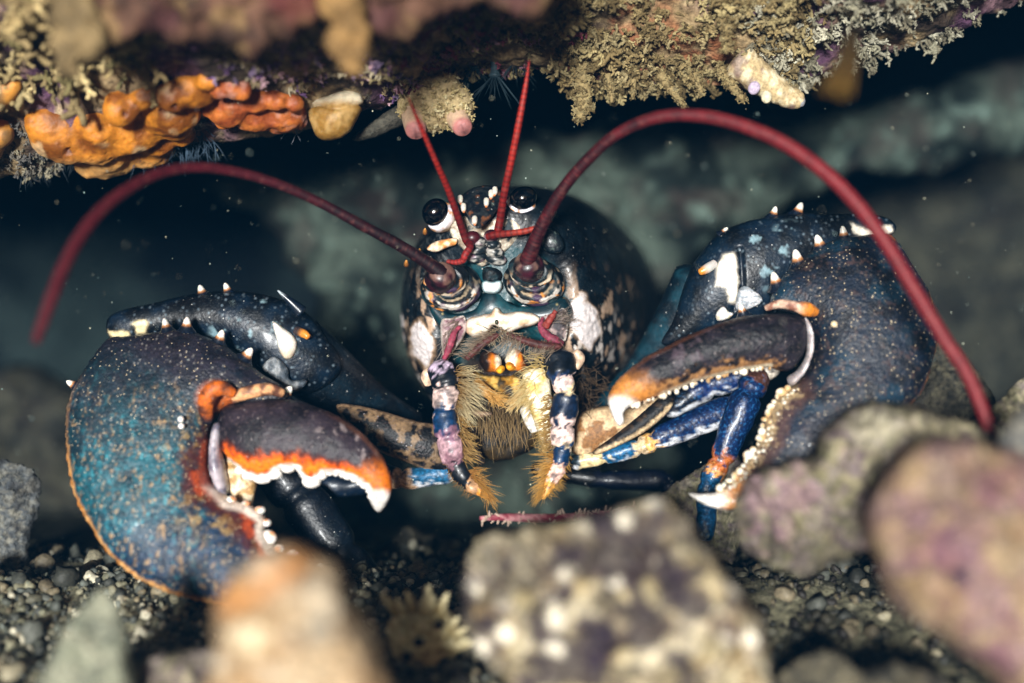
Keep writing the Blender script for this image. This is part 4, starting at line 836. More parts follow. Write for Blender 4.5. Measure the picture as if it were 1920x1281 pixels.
def jaw(poly, y, left):
    def cf(u, v, d, h, V):
        x = (u - 915) / 26 if left else (985 - u) / 30
        return mix(mix(C('#1a0d06'), C('#d9781a'), ss(.0, .35, x + .3 * (fbm(V, 10, 2, 311) - .5))), C('#f0e4cc'), ss(.45, .75, x + .3 * (fbm(V, 10, 2, 312) - .5)))
    return plate('mandible', poly, y, 18, cf, 'soft', disp=lambda V, u, v, d, h: 7 * (fbm(V, 13, 3, 297) - .5))
jl = jaw([(905, 660), (922, 661), (938, 668), (941, 684), (932, 698), (912, 696), (900, 680)], -26, True); jr = jaw([(948, 674), (955, 658), (970, 654), (988, 672), (992, 690), (972, 696), (954, 690)], -26, False)
for j, (u, v) in ((jl, (938, 693)), (jr, (957, 687))):
    mb = MB(); ball(mb, W(u, v, -38), (10, 9, 8), 3, rot(20, 25 if u > 945 else -25, 0), col=lambda V: mix(C('#8a4c08'), C('#d89a1c'), ss(.38, .58, fbm(V, 8, 2, 299))), disp=lambda V: 6 * (fbm(V, 9, 2, 298) - .5)); mb.build('tooth', M['soft'], j)
# inner mouth: dark cavity lining, soft lobes and pale filaments
mb = MB(); inflate(mb, [(868, 690), (905, 700), (945, 705), (990, 700), (1015, 760), (1005, 830), (970, 858), (930, 864), (890, 850), (866, 790)], 46, 20, 30, 5,
      lambda u, v, d, h, V: mix(mix(C('#0c0906'), C('#33260f'), ss(.42, .62, fbm(V, 24, 3, 313))), mix(C('#b07a24'), C('#e0b45c'), ss(.4, .6, fbm(V, 9, 2, 319))), ss(.4, .58, fbm(V, 14, 3, 314)) * ss(790, 730, v)), lambda V, u, v, d, h: 14 * (fbm(V, 22, 3, 315) - .5)); mb.build('mouth', M['soft'], LOB)
for pts, R, colr in [([(892, 715, -8), (905, 730, -16), (932, 748, -22)], [10, 12, 8], '#b98a4a'), ([(1005, 725, -10), (990, 735, -20), (968, 752, -26)], [14, 16, 10], '#e0b878'), ([(870, 760, -2), (895, 775, -10), (922, 776, -14)], [8, 7, 3], '#8a7058'),
                     
                     ([(985, 765, -8), (996, 790, -14), (1002, 808, -10)], [12, 13, 8], '#ece4d8'), ([(885, 800, 10), (890, 840, 4), (905, 870, 4)], [10, 10, 6], '#2a211c')]:
    rod('mouth_lobe', pts, R, colr)
brush(LOB, [(890, 770, 20), (930, 755, 10), (990, 775, 20)], 150, (0, -.25, -1.), [50, 78, 50], '#3a2c18', 1.2, (0, 0, -.2), '#a88a5c', .3, 10)
# third maxillipeds hanging from the mouth
def banded(bands, s, lo=None):
    cols = np.array([C(b[1]) for b in bands]); pos = np.array([b[0] for b in bands])
    def f(t, q, V):
        t = t + .09 * (fbm(V, 10, 3, s) - .5) * 2; k = np.clip(np.searchsorted(pos, t) - 1, 0, len(pos) - 1); c = cols[k]
        n = fbm(V, 9, 3, s + 1); c = mix(c * .75, np.minimum(c * 1.25, 1), ss(.35, .65, n))
        c = mix(c, C('#0c1826'), ss(.58, .68, fbm(V, 11, 3, s + 2)) * .75 * (c.sum(1) > .9))
        if lo is not None and q is not None: c = mix(c, C('#dfe0e4'), ss(.86, .96, np.cos(q - 1.2) + 1.1 * (fbm(V * np.array([1, 1, .5]), 9, 3, s + 3) - .5)) * (c[:, 2] > 1.2 * c[:, 0]) * .95)
        return c
    return f
def chain(name, pts, R, segs, s, mat_='leg', flat=.8, n=26):
    """jointed limb in one skin: the radius pinches at each joint"""
    P = np.array([W(*p) for p in pts]); mb = MB(); k = len(P); Q, RR, tcol = [], [], []
    for i in range(k - 1):
        x = np.linspace(0, 1, 14); Q.append(P[i][None] * (1 - x[:, None]) + P[i + 1][None] * x[:, None]); base = R[i][0] * (1 - x) + R[i][1] * x
        RR.append(base * (1 - .28 * np.exp(-(x / .07) ** 2) - .28 * np.exp(-((1 - x) / .07) ** 2))); tcol.append((i + x) / (k - 1))
    Q = np.vstack(Q); RR = np.concatenate(RR); Q = Q + np.linspace(0, 1e-3, len(Q))[:, None]; T_ = np.concatenate(tcol)
    # drop the doubled joint points
    keep = np.r_[True, np.linalg.norm(np.diff(Q, axis=0), axis=1) > .05]; Q, RR, T_ = Q[keep], RR[keep], T_[keep]
    for _ in range(2): Q[1:-1] = (Q[:-2] + 2 * Q[1:-1] + Q[2:]) / 4
    cf = banded(segs, s, s if s in (370, 374, 384) else None); nn = len(Q)
    def col(t, q, V): tt_ = np.repeat(np.r_[T_[0], T_[0], T_, T_[-1], T_[-1]], n); return cf(tt_, q + 0 * tt_, V)
    tube(mb, Q, RR, n, smooth=False, flat=flat, col=col); mb.displace(lambda V, N: 7 * (fbm(V, 18, 3, s + 5) - .5)); return mb.build(name, M[mat_], LOB)
BL, BD, PK, OR_ = '#0d2f52', '#070f18', '#d9bdb4', '#cf8a34'
m1 = chain('maxilliped', [(822, 682, -30), (838, 728, -48), (830, 768, -56), (840, 818, -60), (850, 868, -56), (876, 905, -62), (918, 935, -66)], [(24, 28), (25, 22), (21, 24), (23, 21), (19, 15), (15, 5)],
           [(0, '#b3a0b4'), (.06, BD), (.17, PK), (.335, BL), (.45, '#7c5a6c'), (.5, '#b08c94'), (.62, '#7c5a64'), (.68, BD), (.84, '#a8805c'), (.92, OR_)], 320, 'limb')
m2 = chain('maxilliped', [(1046, 664, -30), (1052, 708, -48), (1063, 736, -52), (1054, 800, -60), (1056, 838, -60), (1050, 872, -60), (1018, 934, -66)], [(30, 30), (22, 18), (25, 25), (23, 20), (17, 16), (17, 6)],
           [(0, BD), (.15, '#102a4c'), (.19, PK), (.3, '#d8c29a'), (.335, '#0a1c34'), (.47, PK), (.64, '#d8c0a0'), (.665, BL), (.82, '#d8b0a0'), (.9, '#e0a048')], 340, 'limb')
for p in ([(812, 692, -22), (800, 705, -18), (803, 722, -20)], [(1078, 660, -30), (1086, 672, -28), (1080, 690, -28)]): rod('joint_rim', p, [8, 11, 7], '#d8b89c', 'gloss')
rod('maxilliped_core', [(1004, 700, -30), (1010, 740, -36), (1020, 790, -42), (1030, 840, -46)], [26, 24, 18, 10], lambda t, q, V: mix(C('#c9a850'), C('#f0e6c8'), ss(.3, .55, fbm(V, 14, 3, 350))))
YH, YT_ = '#6e4f20', '#ecdcae'
brush(m1, [(858, 690, -52), (862, 730, -52), (858, 770, -54)], 150, [(.8, -.35, .35), (.85, -.35, -.1), (.6, -.3, -.7)], [38, 54, 30], YH, 1.05, (.1, 0, -.3), YT_, .28, 5)
brush(m1, [(858, 780, -58), (868, 820, -60), (872, 862, -58)], 130, (.75, -.35, -.25), [22, 28, 24], '#6a4a1c', 1.05, (.1, 0, -.2), '#c9a464', .3)
brush(m1, [(880, 885, -62), (905, 915, -64), (920, 932, -66)], 150, [(.8, -.3, .2), (.7, -.3, -.5), (.5, -.3, -.8)], [26, 32, 26], '#8a5a22', 1.05, (0, 0, -.1), '#c99a50', .3)
brush(m1, [(842, 870, -60), (862, 905, -64), (890, 930, -66)], 50, (-.5, -.3, -.6), 16, '#7a5a30', 1., (0, 0, 0), None, .3, 2)
brush(m2, [(1020, 680, -40), (1000, 720, -44), (1005, 760, -46)], 170, [(-.75, -.4, .2), (-.85, -.4, -.2), (-.7, -.4, -.5)], [40, 44, 34], '#c0a058', 1.05, (-.05, 0, -.25), '#ead9a4', .32, 9)
brush(m2, [(1030, 745, -56), (1030, 800, -60), (1036, 845, -60)], 170, (-.85, -.35, -.2), [20, 28, 24], '#7a5420', 1.05, (-.1, 0, -.2), '#dcb870', .3)
brush(m2, [(1042, 855, -60), (1030, 895, -64), (1014, 928, -66)], 150, [(-.9, -.3, .1), (-.85, -.3, -.3), (-.4, -.3, -.9)], [40, 36, 26], '#a87428', 1.1, (-.1, 0, -.1), '#dcae60', .28)
brush(m2, [(1062, 850, -58), (1050, 890, -62), (1030, 925, -64)], 90, (.75, -.3, -.4), 16, '#9a7434', 1.1, (0, 0, -.1), None, .3, 3)
brush(LOB, [(915, 735, -26), (934, 750, -28)], 110, (.7, -.3, -.45), 24, '#b07c34', 1.2, (0, 0, 0), '#dcb068', .35)
brush(LOB, [(985, 742, -30), (966, 756, -30)], 130, (-.7, -.3, -.45), 24, '#c09448', 1.3, (0, 0, 0), '#ead09a', .35)
brush(LOB, [(1090, 700, 20), (1110, 740, 60), (1085, 780, 40)], 160, (.3, -.6, -.2), 30, '#3c2e20', .8, (0, 0, 0), '#6a5238', .5, 14)

# --- arms and walking legs behind
def skin(name, poly, y, t, cf, mat_='gloss', step=4, disp=None, tb=None, pw=.5): return plate(name, poly, y, t, cf, mat_, None, step, disp, pw, tb)
def motl(base, spot, size, th, s, rim=None):
    def f(u, v, d, h, V):
        c = mix(C(base) * .8, np.minimum(C(base) * 1.15, 1), ss(.35, .65, fbm(V, 14, 3, s + 1))); c = mix(c, C(spot), ss(th, th + .06, fbm(V, size, 3, s)))
        return mix(c, C(rim), ss(7, 2, d) * .8) if rim else c
    return f
dkc = lambda t, q, V: mix(C('#040a11'), C('#0a1a24'), ss(.4, .65, fbm(V, 30, 3, 360)))
mb = MB(); tube(mb, np.array([W(548, 655, 60), W(610, 705, 95), W(690, 760, 140), W(775, 800, 190)]), [72, 66, 48, 30], 30, 60, .8, dkc); ar = mb.build('arm', M['shell'], LOB)
skin('arm_joint', [(630, 762), (668, 760), (720, 772), (780, 790), (832, 802), (850, 850), (848, 885), (815, 888), (765, 868), (710, 846), (665, 812)], 40, 30, motl('#7a6248', '#080a0e', 13, .44, 362, '#b08e6c'), 'finger')  # base colour darkened to paint the shadow on this joint
mb = MB(); tube(mb, np.array([W(1312, 520, 70), W(1275, 600, 95), W(1220, 690, 130), W(1130, 790, 170)]), [50, 50, 46, 36], 30, 60, .8, lambda t, q, V: mix(C('#05141d'), C('#0f3440'), ss(.4, .65, fbm(V, 30, 3, 364)))); mb.build('arm', M['shell'], LOB)
skin('arm_joint', [(1070, 842), (1078, 800), (1095, 772), (1140, 760), (1185, 762), (1240, 735), (1262, 742), (1250, 775), (1205, 808), (1150, 838), (1095, 858)], 36, 28, motl('#c9ac86', '#8a6038', 22, .56, 366, '#5a4028'), 'soft')
skin('arm_joint', [(1112, 846), (1150, 818), (1195, 782), (1240, 744), (1264, 742), (1256, 770), (1215, 806), (1165, 834), (1122, 852)], 0, 14, lambda u, v, d, h, V: mix(mix(C('#0c0d10'), C('#3a2c20'), ss(.5, .65, fbm(V, 9, 3, 368))), C('#d8bc94'), ss(10, 4, seg_dist(u, v, [(1120, 852), (1165, 834), (1215, 806), (1258, 765)]) + 9 * (fbm(V, 10, 2, 369) - .5))), 'soft')
NB = '#082048'
def leg(pts, R, segs, s, flat=.85): return chain('walking_leg', pts, R, segs, s, 'shell' if s >= 388 else 'leg', flat)
leg([(1072, 868, 30), (1132, 857, 26), (1200, 838, 24), (1222, 828, 22), (1376, 762, 40)], [(15, 15), (16, 17), (18, 20), (22, 28)], [(0, '#1c2a30'), (.05, '#dcc490'), (.25, '#135078'), (.46, '#e0c298'), (.6, '#d9a860'), (.74, NB)], 370)
leg([(1250, 770, 90), (1330, 722, 86), (1455, 690, 80)], [(20, 26), (26, 20)], [(0, '#060f22'), (.3, '#0a2456'), (.86, '#e0d2c0')], 374)
leg([(1425, 700, 40), (1405, 735, 10), (1350, 868, 0), (1328, 905, -4), (1322, 1010, 10)], [(24, 30), (33, 24), (22, 20), (20, 17)], [(0, '#5a3a30'), (.2, '#08224a'), (.49, '#b0602a'), (.58, '#c98a4c'), (.66, '#0c3a5c')], 378)
0 and skin('leg_patch', [(1262, 818), (1300, 800), (1340, 786), (1370, 764), (1378, 775), (1360, 790), (1310, 812), (1272, 826)], 8, 7, motl('#dfe0e4', '#1d4a8a', 9, .54, 380), 'leg', 3)
leg([(700, 882, 50), (752, 900, 36), (856, 886, 40)], [(20, 20), (21, 18)], [(0, '#0f2c44'), (.34, '#d9b088'), (.58, '#1a5a80'), (.95, '#dcc4a0')], 384)
leg([(690, 905, 120), (600, 915, 130), (575, 990, 120), (600, 1060, 120)], [(22, 24), (26, 18), (17, 12)], [(0, '#0a1828'), (.4, '#0e3050'), (.62, '#b07030'), (.7, '#0e2a48')], 388)
leg([(500, 850, 70), (560, 930, 60), (640, 1040, 40), (730, 1140, 30)], [(50, 50), (48, 44), (42, 30)], [(0, '#060e18'), (.5, '#08121c')], 392, )  # near-black limb shape added along the dark diagonal beside the left claw
leg([(1000, 880, 120), (1130, 900, 110), (1250, 900, 120), (1280, 990, 130)], [(16, 18), (19, 22), (18, 12)], [(0, '#030508'), (.3, '#030a1c')], 396)

# --- the claws
def spines(parent, lst, s=1.):
    for (u, v, du, dv, L, y, R) in lst:
        mb = MB(); a = W(u, v, y); d = nrm(np.array([du, -.25, -dv])); tube(mb, [a - d * L * .6, a - d * L * .2, a + d * L * .3, a + d * L * .75, a + d * L], [R * 1.7, R * 1.15, R * .72, R * .5, R * .22], 14, 20,
             col=lambda t, q, V: mix(mix(C('#0f1826'), C('#b87a44'), ss(.42, .56, t)), C('#f6eee2'), ss(.54, .66, t)))
        mb.build('spine', M['ivory'], parent)
# left (crusher) claw
CLP = [(203, 636), (235, 630), (290, 622), (340, 618), (385, 630), (425, 653), (465, 684), (505, 708), (540, 735), (520, 757), (470, 760), (430, 762), (405, 785), (394, 830), (390, 880), (402, 915), (432, 938), (470, 950), (496, 968), (497, 1000), (512, 1022), (545, 1040), (600, 1062), (640, 1105), (600, 1135), (520, 1146), (415, 1134), (350, 1120), (280, 1095), (220, 1050), (175, 990), (141, 920), (127, 850), (128, 780), (140, 728), (166, 684)]
OUTL = [(203, 636), (166, 684), (140, 728), (128, 780), (127, 850), (141, 920), (175, 990), (220, 1050), (280, 1095), (350, 1120), (415, 1134), (520, 1146)]
INL = [(392, 850), (394, 900), (432, 938), (470, 950), (496, 968), (497, 1000), (512, 1022), (545, 1040), (600, 1062)]
def ycl(u, v): return -30 - .34 * (v - 640) - 30 * ss(300, 500, u)
def ccl(u, v, d, h, V):
    a, b = wob(u, v, 26, 40, 401); n = fbm(V, 34, 4, 402); a2, b2 = wob(u, v, 95, 90, 395)
    c = mix(C('#12121c'), C('#262430'), ss(.38, .62, n)); teal = np.clip(ss(240, 30, np.hypot((a2 - 265) / 1.1, b2 - 915)) + .35 * ss(.5, .65, n) * ss(780, 860, b), 0, 1); c = mix(c, C('#0a5866'), teal * .85)
    c = mix(c, C('#0a2c4a'), ss(900, 1040, b + .25 * (a - 300)) * .9); c = mix(c, C('#06101c'), ss(.5, .64, fbm(V, 16, 3, 403)) * .55)
    st = fbm(V * np.array([1.3, 1, .6]) + 30 * (fbm(V, 60, 2, 419) - .5)[:, None], 7, 3, 404); reg = .3 + .7 * fbm(V, 50, 3, 399); c = mix(c, C('#a8865c'), ss(.62, .72, st) * reg * ss(690, 800, b)); c = mix(c, C('#0c1c2a'), ss(.56, .7, fbm(V, 9, 3, 398)) * .55); c = mix(c, C('#3a8e9c'), ss(.6, .72, fbm(V * np.array([1.2, 1, .7]), 8, 3, 397)) * teal * .6)
    c = mix(c, C('#a9884e'), ss(.56, .66, fbm(V, 17, 3, 409)) * line_soft(a, b, INL, 20, 100) * .9)
    c = mix(c, C('#8e8a86'), ss(.25, .1, worley(V, 8, 405)[0]) * ss(.42, .6, n) * .9)
    rim = seg_dist(u, v, OUTL); rs_ = ss(17, 7, rim + 5 * (fbm(V, 9, 2, 406) - .5) * 2); rim_c = mix(C('#b87838'), C('#d9a468'), ss(.4, .6, fbm(V, 7, 2, 407))); c = mix(c, rim_c, rs_ * ss(760, 900, v) * .95 + rs_ * ss(690, 760, v) * .25)
    e = seg_dist(a, b, INL); e2 = seg_dist(u, v, INL); eN = e + 40 * (fbm(V, 14, 3, 396) - .5); c = mix(c, C('#4a150c'), ss(56, 26, eN) * .85); c = mix(c, C('#b8481a'), ss(24, 10, eN) * .8); c = mix(c, C('#f0e2d2'), ss(16, 9, e2 + 4 * (fbm(V, 9, 2, 408) - .5)) * ss(900, 925, v))
    return mix(c, C('#c9641c'), ss(40, 20, np.hypot(u - 412, v - 745)) * .7)
def dcl(V, u, v, d, h):
    rim = seg_dist(u, v, OUTL); ridge = ss(18, 9, rim); w, _ = worley(V, 9, 410); w2, _ = worley(V, 12, 413)
    return 10 * (fbm(V, 90, 3, 411) - .5) + 1.3 * (.5 - w) + ridge * (5 * (.5 - w2)) + 9 * ss(16, 6, np.abs(seg_dist(u, v, INL) - 4)) * (fbm(V, 22, 2, 412) - .3) * ss(900, 930, v)
LC = empty('claw', W(330, 860, -120)); LC.parent = LOB; LC['_o'] = [float(x) for x in (W(330, 860, -120) - np.array(LOB['_o']))]; LC.location = np.array(LC['_o']) * S; LC['label'] = 'crusher claw at the left, teal and purple with orange rim'
mb = MB(); inflate(mb, CLP, ycl, 82, 62, 3.4, ccl, dcl, pw=.42); mb.build('palm', M['claw'], LC)
spines(LC, [(312, 614, -.2, -1, 17, -34, 10), (350, 612, .1, -1, 17, -38, 11), (412, 636, .35, -.9, 18, -45, 11), (462, 668, .6, -.8, 18, -60, 12), (538, 736, .5, -.6, 14, -78, 11), (138, 722, -.8, -.5, 14, -58, 9)])
for (u, v) in [(339, 786), (340, 799)]:
    mb = MB(); ball(mb, W(u, v, -166), (5.5, 6, 5.5), 3, col=WHITE); mb.build('knob', M['ivory'], LC)
mb = MB(); tube(mb, np.array([W(388, 790, -128), W(386, 758, -146), (W(396, 736, -152)), W(416, 728, -150), W(438, 738, -140)]), [11, 15, 16, 14, 9], 18, 40, .8, lambda t, q, V: mix(mix(C('#4a2416'), C('#c2601c'), ss(.35, .55, fbm(V, 16, 3, 414))), C('#141a24'), ss(.3, .05, t)))
mb.build('hinge', M['finger'], LC)
mb = MB(); tube(mb, np.array([W(438, 745, -125), W(470, 735, -130), W(505, 730, -124), W(530, 738, -112)]), [11, 12, 11, 8], 16, 30, .9, lambda t, q, V: mix(C('#6a4434'), C('#d9a070'), ss(.4, .6, fbm(V, 12, 3, 415)))); mb.build('hinge', M['finger'], LC)
mb = MB(); inflate(mb, [(398, 800), (408, 792), (416, 800), (416, 840), (424, 880), (430, 918), (420, 934), (404, 915), (392, 880), (391, 840)], -128, 30, 20, 3.5, lambda u, v, d, h, V: mix(C('#6f6a78'), C('#b4acb2'), ss(.4, .6, fbm(V, 14, 3, 416)))); mb.build('joint_membrane', M['ivory'], LC)
mb = MB(); inflate(mb, [(424, 850), (440, 862), (470, 886), (482, 905), (478, 930), (470, 950), (446, 940), (428, 925), (418, 890)], -100, 26, 20, 3.5, lambda u, v, d, h, V: mix(C('#b58f5c'), C('#e2d0b0'), ss(.38, .6, fbm(V, 12, 3, 417))), lambda V, u, v, d, h: 7 * (fbm(V, 10, 3, 418) - .5)); mb.build('joint_membrane', M['soft'], LC)
# left movable finger
CLF = [(410, 782), (420, 764), (445, 753), (500, 749), (555, 751), (612, 770), (664, 800), (702, 836), (727, 876), (735, 912), (727, 942), (711, 961), (697, 948), (694, 930), (687, 914), (660, 898), (632, 889), (608, 889), (592, 908), (578, 908), (566, 898), (556, 880), (532, 880), (508, 896), (488, 899), (462, 893), (446, 876), (432, 862), (416, 840), (408, 810)]
LOWL = [(430, 868), (462, 893), (488, 899), (508, 896), (532, 880), (556, 880), (566, 898), (578, 908), (592, 908), (608, 889), (632, 889), (660, 898), (687, 914), (695, 932)]
MIDL = [(430, 858), (470, 874), (520, 868), (560, 872), (620, 880), (665, 893), (694, 920)]
def ccf(u, v, d, h, V):
    a, b = wob(u, v, 8, 22, 420); n = fbm(V, 28, 4, 421); c = mix(C('#16131a'), C('#2e262e'), ss(.38, .62, n)); c = mix(c, C('#8a7c7c'), ss(.6, .72, fbm(V * [1, 1, .6], 13, 3, 422)) * ss(560, 640, u) * .8)
    c = mix(c, C('#7d4a30'), ss(10, 2, d) * ss(560, 680, u) * ss(800, 700, v - (u - 600) * 1.2) * .8)
    m = seg_dist(a, b, MIDL) + 26 * (fbm(V * np.array([1.5, 1, .5]), 11, 3, 427) - .5); c = mix(c, C('#5a2412'), ss(34, 22, m) * .8); c = mix(c, C('#c8500a'), ss(25, 15, m)); c = mix(c, C('#e07c18'), ss(15, 6, m) * .8)
    tip = np.hypot(u - 711, v - 962); c = mix(c, C('#d06a10'), ss(110, 70, tip + 30 * (fbm(V, 16, 3, 428) - .5))); lowd = seg_dist(u, v, LOWL)
    c = mix(c, C('#f1ece6'), ss(15, 8, lowd + 4 * (fbm(V, 8, 2, 423) - .5) * 2) * (v > 855)); return mix(c, C('#f1ece6'), ss(52, 36, tip))
def ycf(u, v): return -112 - .12 * (v - 770) - .08 * (u - 420)
LF = None
mb = MB(); inflate(mb, CLF, ycf, 48, 40, 3.2, ccf, lambda V, u, v, d, h: 5 * (fbm(V, 30, 3, 424) - .5) + ss(20, 8, seg_dist(u, v, LOWL)) * 6 * (fbm(V, 13, 2, 425) - .4), pw=.46)
for k in range(12):
    t_ = k / 11; q = crom(np.array(LOWL[8:], float), 12)[k]; ball(mb, W(q[0], q[1] - 1, ycf(*q) - 4), (6 + 3 * (k % 3 == 0), 9, 6), 2, col=WHITE)
for (u, v, rx, rz) in [(470, 892, 16, 9), (492, 896, 18, 11), (514, 890, 15, 9), (540, 880, 12, 7), (584, 902, 17, 13), (604, 892, 9, 8), (452, 882, 12, 8)]: ball(mb, W(u, v, ycf(u, v) - 10), (rx, 14, rz), 3, col=WHITE)
mb.build('moving_finger', M['finger'], LC)
mb = MB(); q = crom(np.array(INL[2:], float), 9)
for k in range(9): ball(mb, W(q[k][0] + 2, q[k][1] - 1, ycl(*q[k]) - 6), ([9, 8, 10, 9, 15, 9, 12, 8, 8][k], 11, [7, 6, 7, 7, 13, 8, 11, 7, 7][k]), 3, col=lambda V: mix(C('#e0a070'), WHITE, ss(.35, .5, fbm(V, 12, 2, 426))))
mb.build('teeth', M['ivory'], LC)
# left carpus
CAL = [(199, 612), (206, 594), (236, 581), (290, 569), (340, 556), (385, 549), (440, 546), (500, 553), (548, 570), (586, 596), (616, 640), (640, 690), (600, 730), (545, 742), (505, 715), (465, 680), (425, 650), (380, 634), (300, 630), (240, 640), (207, 632)]
def cca(flip, marks, s):
    def f(u, v, d, h, V):
        n = fbm(V, 40, 4, s); c = mix(C('#040a12'), C('#0b1c2c'), ss(.4, .65, n)); sp = ss(.63, .69, fbm(V, 20, 3, s + 1)); reg = sum(ss(46, 20, np.hypot((u - a), (v - b))) for a, b in marks); c = mix(c, C('#7c97a0'), sp * np.clip(reg, 0, 1))
        w, _ = worley(V, 8, s + 2); c = mix(c, C('#6f7f8a'), ss(.26, .12, w) * .8); return c
    return f
def lcol(u, v, d, h, V):
    c = cca(0, [(470, 600), (440, 625), (500, 590), (430, 640)], 430)(u, v, d, h, V); a, b = wob(u, v, 4, 10, 433)
    return mix(c, C('#e4cfa0'), np.maximum(poly_soft(a, b, [(200, 618), (212, 622), (225, 622), (236, 618), (248, 622), (246, 632), (220, 634), (204, 628)], 3), poly_soft(a, b, [(252, 606), (262, 602), (278, 600), (284, 604), (276, 624), (262, 624), (260, 612)], 3)) * (V[:, 1] < 30))
mb = MB(); inflate(mb, CAL, 38, 52, 50, 4, lcol, lambda V, u, v, d, h: 6 * (fbm(V, 60, 3, 431) - .5) ); LW = mb.build('wrist', M['shell'], LC)
spines(LC, [(379, 549, -.3, -1, 15, 34, 10), (427, 545, -.35, -1, 15, 34, 9)])
mb = MB(); inflate(mb, [(511, 603), (530, 614), (548, 627), (557, 645), (550, 668), (536, 674), (524, 660), (518, 636)], -12, 14, 20, 3, lambda u, v, d, h, V: mix(C('#f0e8dc'), C('#c9b08a'), ss(640, 672, v) * .7)); mb.build('spine', M['ivory'], LC)
mb = MB(); tube(mb, np.array([W(565, 585, 20), W(545, 566, 14), W(521, 545, 8)]), [13, 8, 1.5], 12, 20, col=lambda t, q, V: mix(C('#0d1826'), C('#aeb8be'), ss(.6, .95, t))); mb.build('spine', M['ivory'], LC)
mb = MB(); tube(mb, np.array([W(556, 620, -4), W(570, 626, -14), W(578, 632, -18)]), [9, 8, 6], 12, 14, col=lambda t, q, V: mix(C('#3a3030'), C('#d98a30'), ss(.3, .7, t))); mb.build('spine', M['ivory'], LC)
mb = MB(); inflate(mb, [(492, 690), (515, 668), (540, 690), (545, 712), (575, 712), (568, 728), (545, 736), (520, 716)], -10, 10, 10, 4, lambda u, v, d, h, V: mix(C('#3c444c'), C('#8c8e90'), ss(.45, .62, fbm(V, 18, 3, 434)))); mb.build('joint_membrane', M['soft'], LC)

# right (cutter) claw 
CRP = [(1664, 436), (1620, 440), (1575, 444), (1535, 462), (1500, 490), (1462, 528), (1444, 560), (1452, 580), (1485, 588), (1512, 606), (1524, 640), (1518, 680), (1500, 712), (1478, 728), (1452, 752), (1436, 786), (1424, 826), (1398, 866), (1376, 896), (1350, 918), (1318, 922), (1290, 922), (1294, 932), (1318, 948), (1356, 957), (1400, 950), (1460, 925), (1540, 880), (1620, 830), (1690, 775), (1724, 735), (1745, 680), (1757, 622), (1745, 560), (1718, 505), (1692, 462)]
OUTR = [(1664, 436), (1692, 462), (1718, 505), (1745, 560), (1757, 622), (1745, 680), (1724, 735), (1690, 775), (1620, 830)]
INR = [(1478, 728), (1452, 752), (1436, 786), (1424, 826), (1398, 866), (1376, 896), (1350, 916)]
def ycr(u, v): return -30 - .3 * (v - 440) + .0 * u
def ccr(u, v, d, h, V):
    a, b = wob(u, v, 20, 34, 441); n = fbm(V, 30, 4, 442); c = mix(C('#060c16'), C('#101c2c'), ss(.38, .62, n)); c = mix(c, C('#0b3448'), ss(.5, .66, fbm(V, 60, 3, 443)) * .6)
    c = mix(c, C('#16172a'), ss(740, 820, b) * .6); c = mix(c, C('#7c7064'), ss(.24, .12, worley(V * [1.15, 1, .8], 8, 444)[0]) * (.35 + .4 * ss(.4, .6, n))); c = mix(c, C('#4a3834'), ss(.62, .7, fbm(V, 9, 3, 445)) * .6)
    e = seg_dist(u, v, INR); c = mix(c, C('#5a3d34'), ss(46, 26, e) * .6); c = mix(c, C('#a8906c'), ss(20, 6, e + 18 * (fbm(V, 9, 2, 446) - .5) * 2)); tip = np.hypot(u - 1290, v - 926)
    c = mix(c, C('#c98a52'), ss(130, 90, tip + 14 * (n - .5))); c = mix(c, C('#f0ebe4'), ss(84, 50, tip)); rim = seg_dist(u, v, OUTR); return mix(c, C('#a86a38'), ss(8, 3, rim) * ss(.45, .6, fbm(V, 12, 2, 447)) * .8)
RC = empty('claw', W(1550, 650, -120)); RC.parent = LOB; RC['_o'] = [float(x) for x in (W(1550, 650, -120) - np.array(LOB['_o']))]; RC.location = np.array(RC['_o']) * S; RC['label'] = 'cutter claw at the right, dark speckled blue with white tips'
mb = MB(); inflate(mb, CRP, ycr, 72, 60, 3.4, ccr, lambda V, u, v, d, h: 10 * (fbm(V, 90, 3, 448) - .5) + 1.1 * (.5 - worley(V, 8.5, 449)[0]), pw=.42); mb.build('palm', M['claw'], RC)
spines(RC, [(1582, 442, -.2, -1, 18, -34, 10), (1537, 460, -.35, -.95, 20, -44, 12), (1496, 490, -.3, -1, 22, -50, 13), (1455, 530, -.35, -1, 20, -62, 12), (1392, 584, -.3, -.8, 16, -80, 9)])
mb = MB(); ball(mb, W(1564, 608, -152), (6, 6, 6), 3, col=C('#e6cfa8')); mb.build('knob', M['ivory'], RC)
mb = MB(); tube(mb, np.array([W(1436, 578, -110), W(1462, 570, -124), W(1490, 574, -134), W(1512, 580, -132), W(1530, 586, -118)]), [5, 8, 9, 13, 8], 16, 40, .8, lambda t, q, V: mix(mix(C('#8a5a48'), C('#d9b8a0'), ss(.4, .6, fbm(V, 14, 3, 450))), C('#d9822a'), ss(.55, .75, t))); mb.build('hinge', M['finger'], RC)
mb = MB(); inflate(mb, [(1508, 596), (1518, 604), (1526, 630), (1525, 660), (1514, 690), (1496, 716), (1482, 724), (1476, 708), (1494, 694), (1510, 668), (1513, 630)], -118, 26, 20, 3, lambda u, v, d, h, V: mix(C('#a89e9e'), C('#d8d0d0'), ss(.4, .6, fbm(V, 14, 3, 451)))); mb.build('joint_membrane', M['ivory'], RC)
CRF = [(1512, 598), (1490, 590), (1440, 588), (1390, 594), (1330, 612), (1262, 642), (1205, 674), (1160, 710), (1140, 742), (1143, 770), (1152, 790), (1162, 799), (1170, 790), (1170, 772), (1186, 760), (1215, 750), (1250, 738), (1300, 718), (1350, 704), (1400, 694), (1440, 688), (1462, 694), (1482, 694), (1500, 676), (1514, 640)]
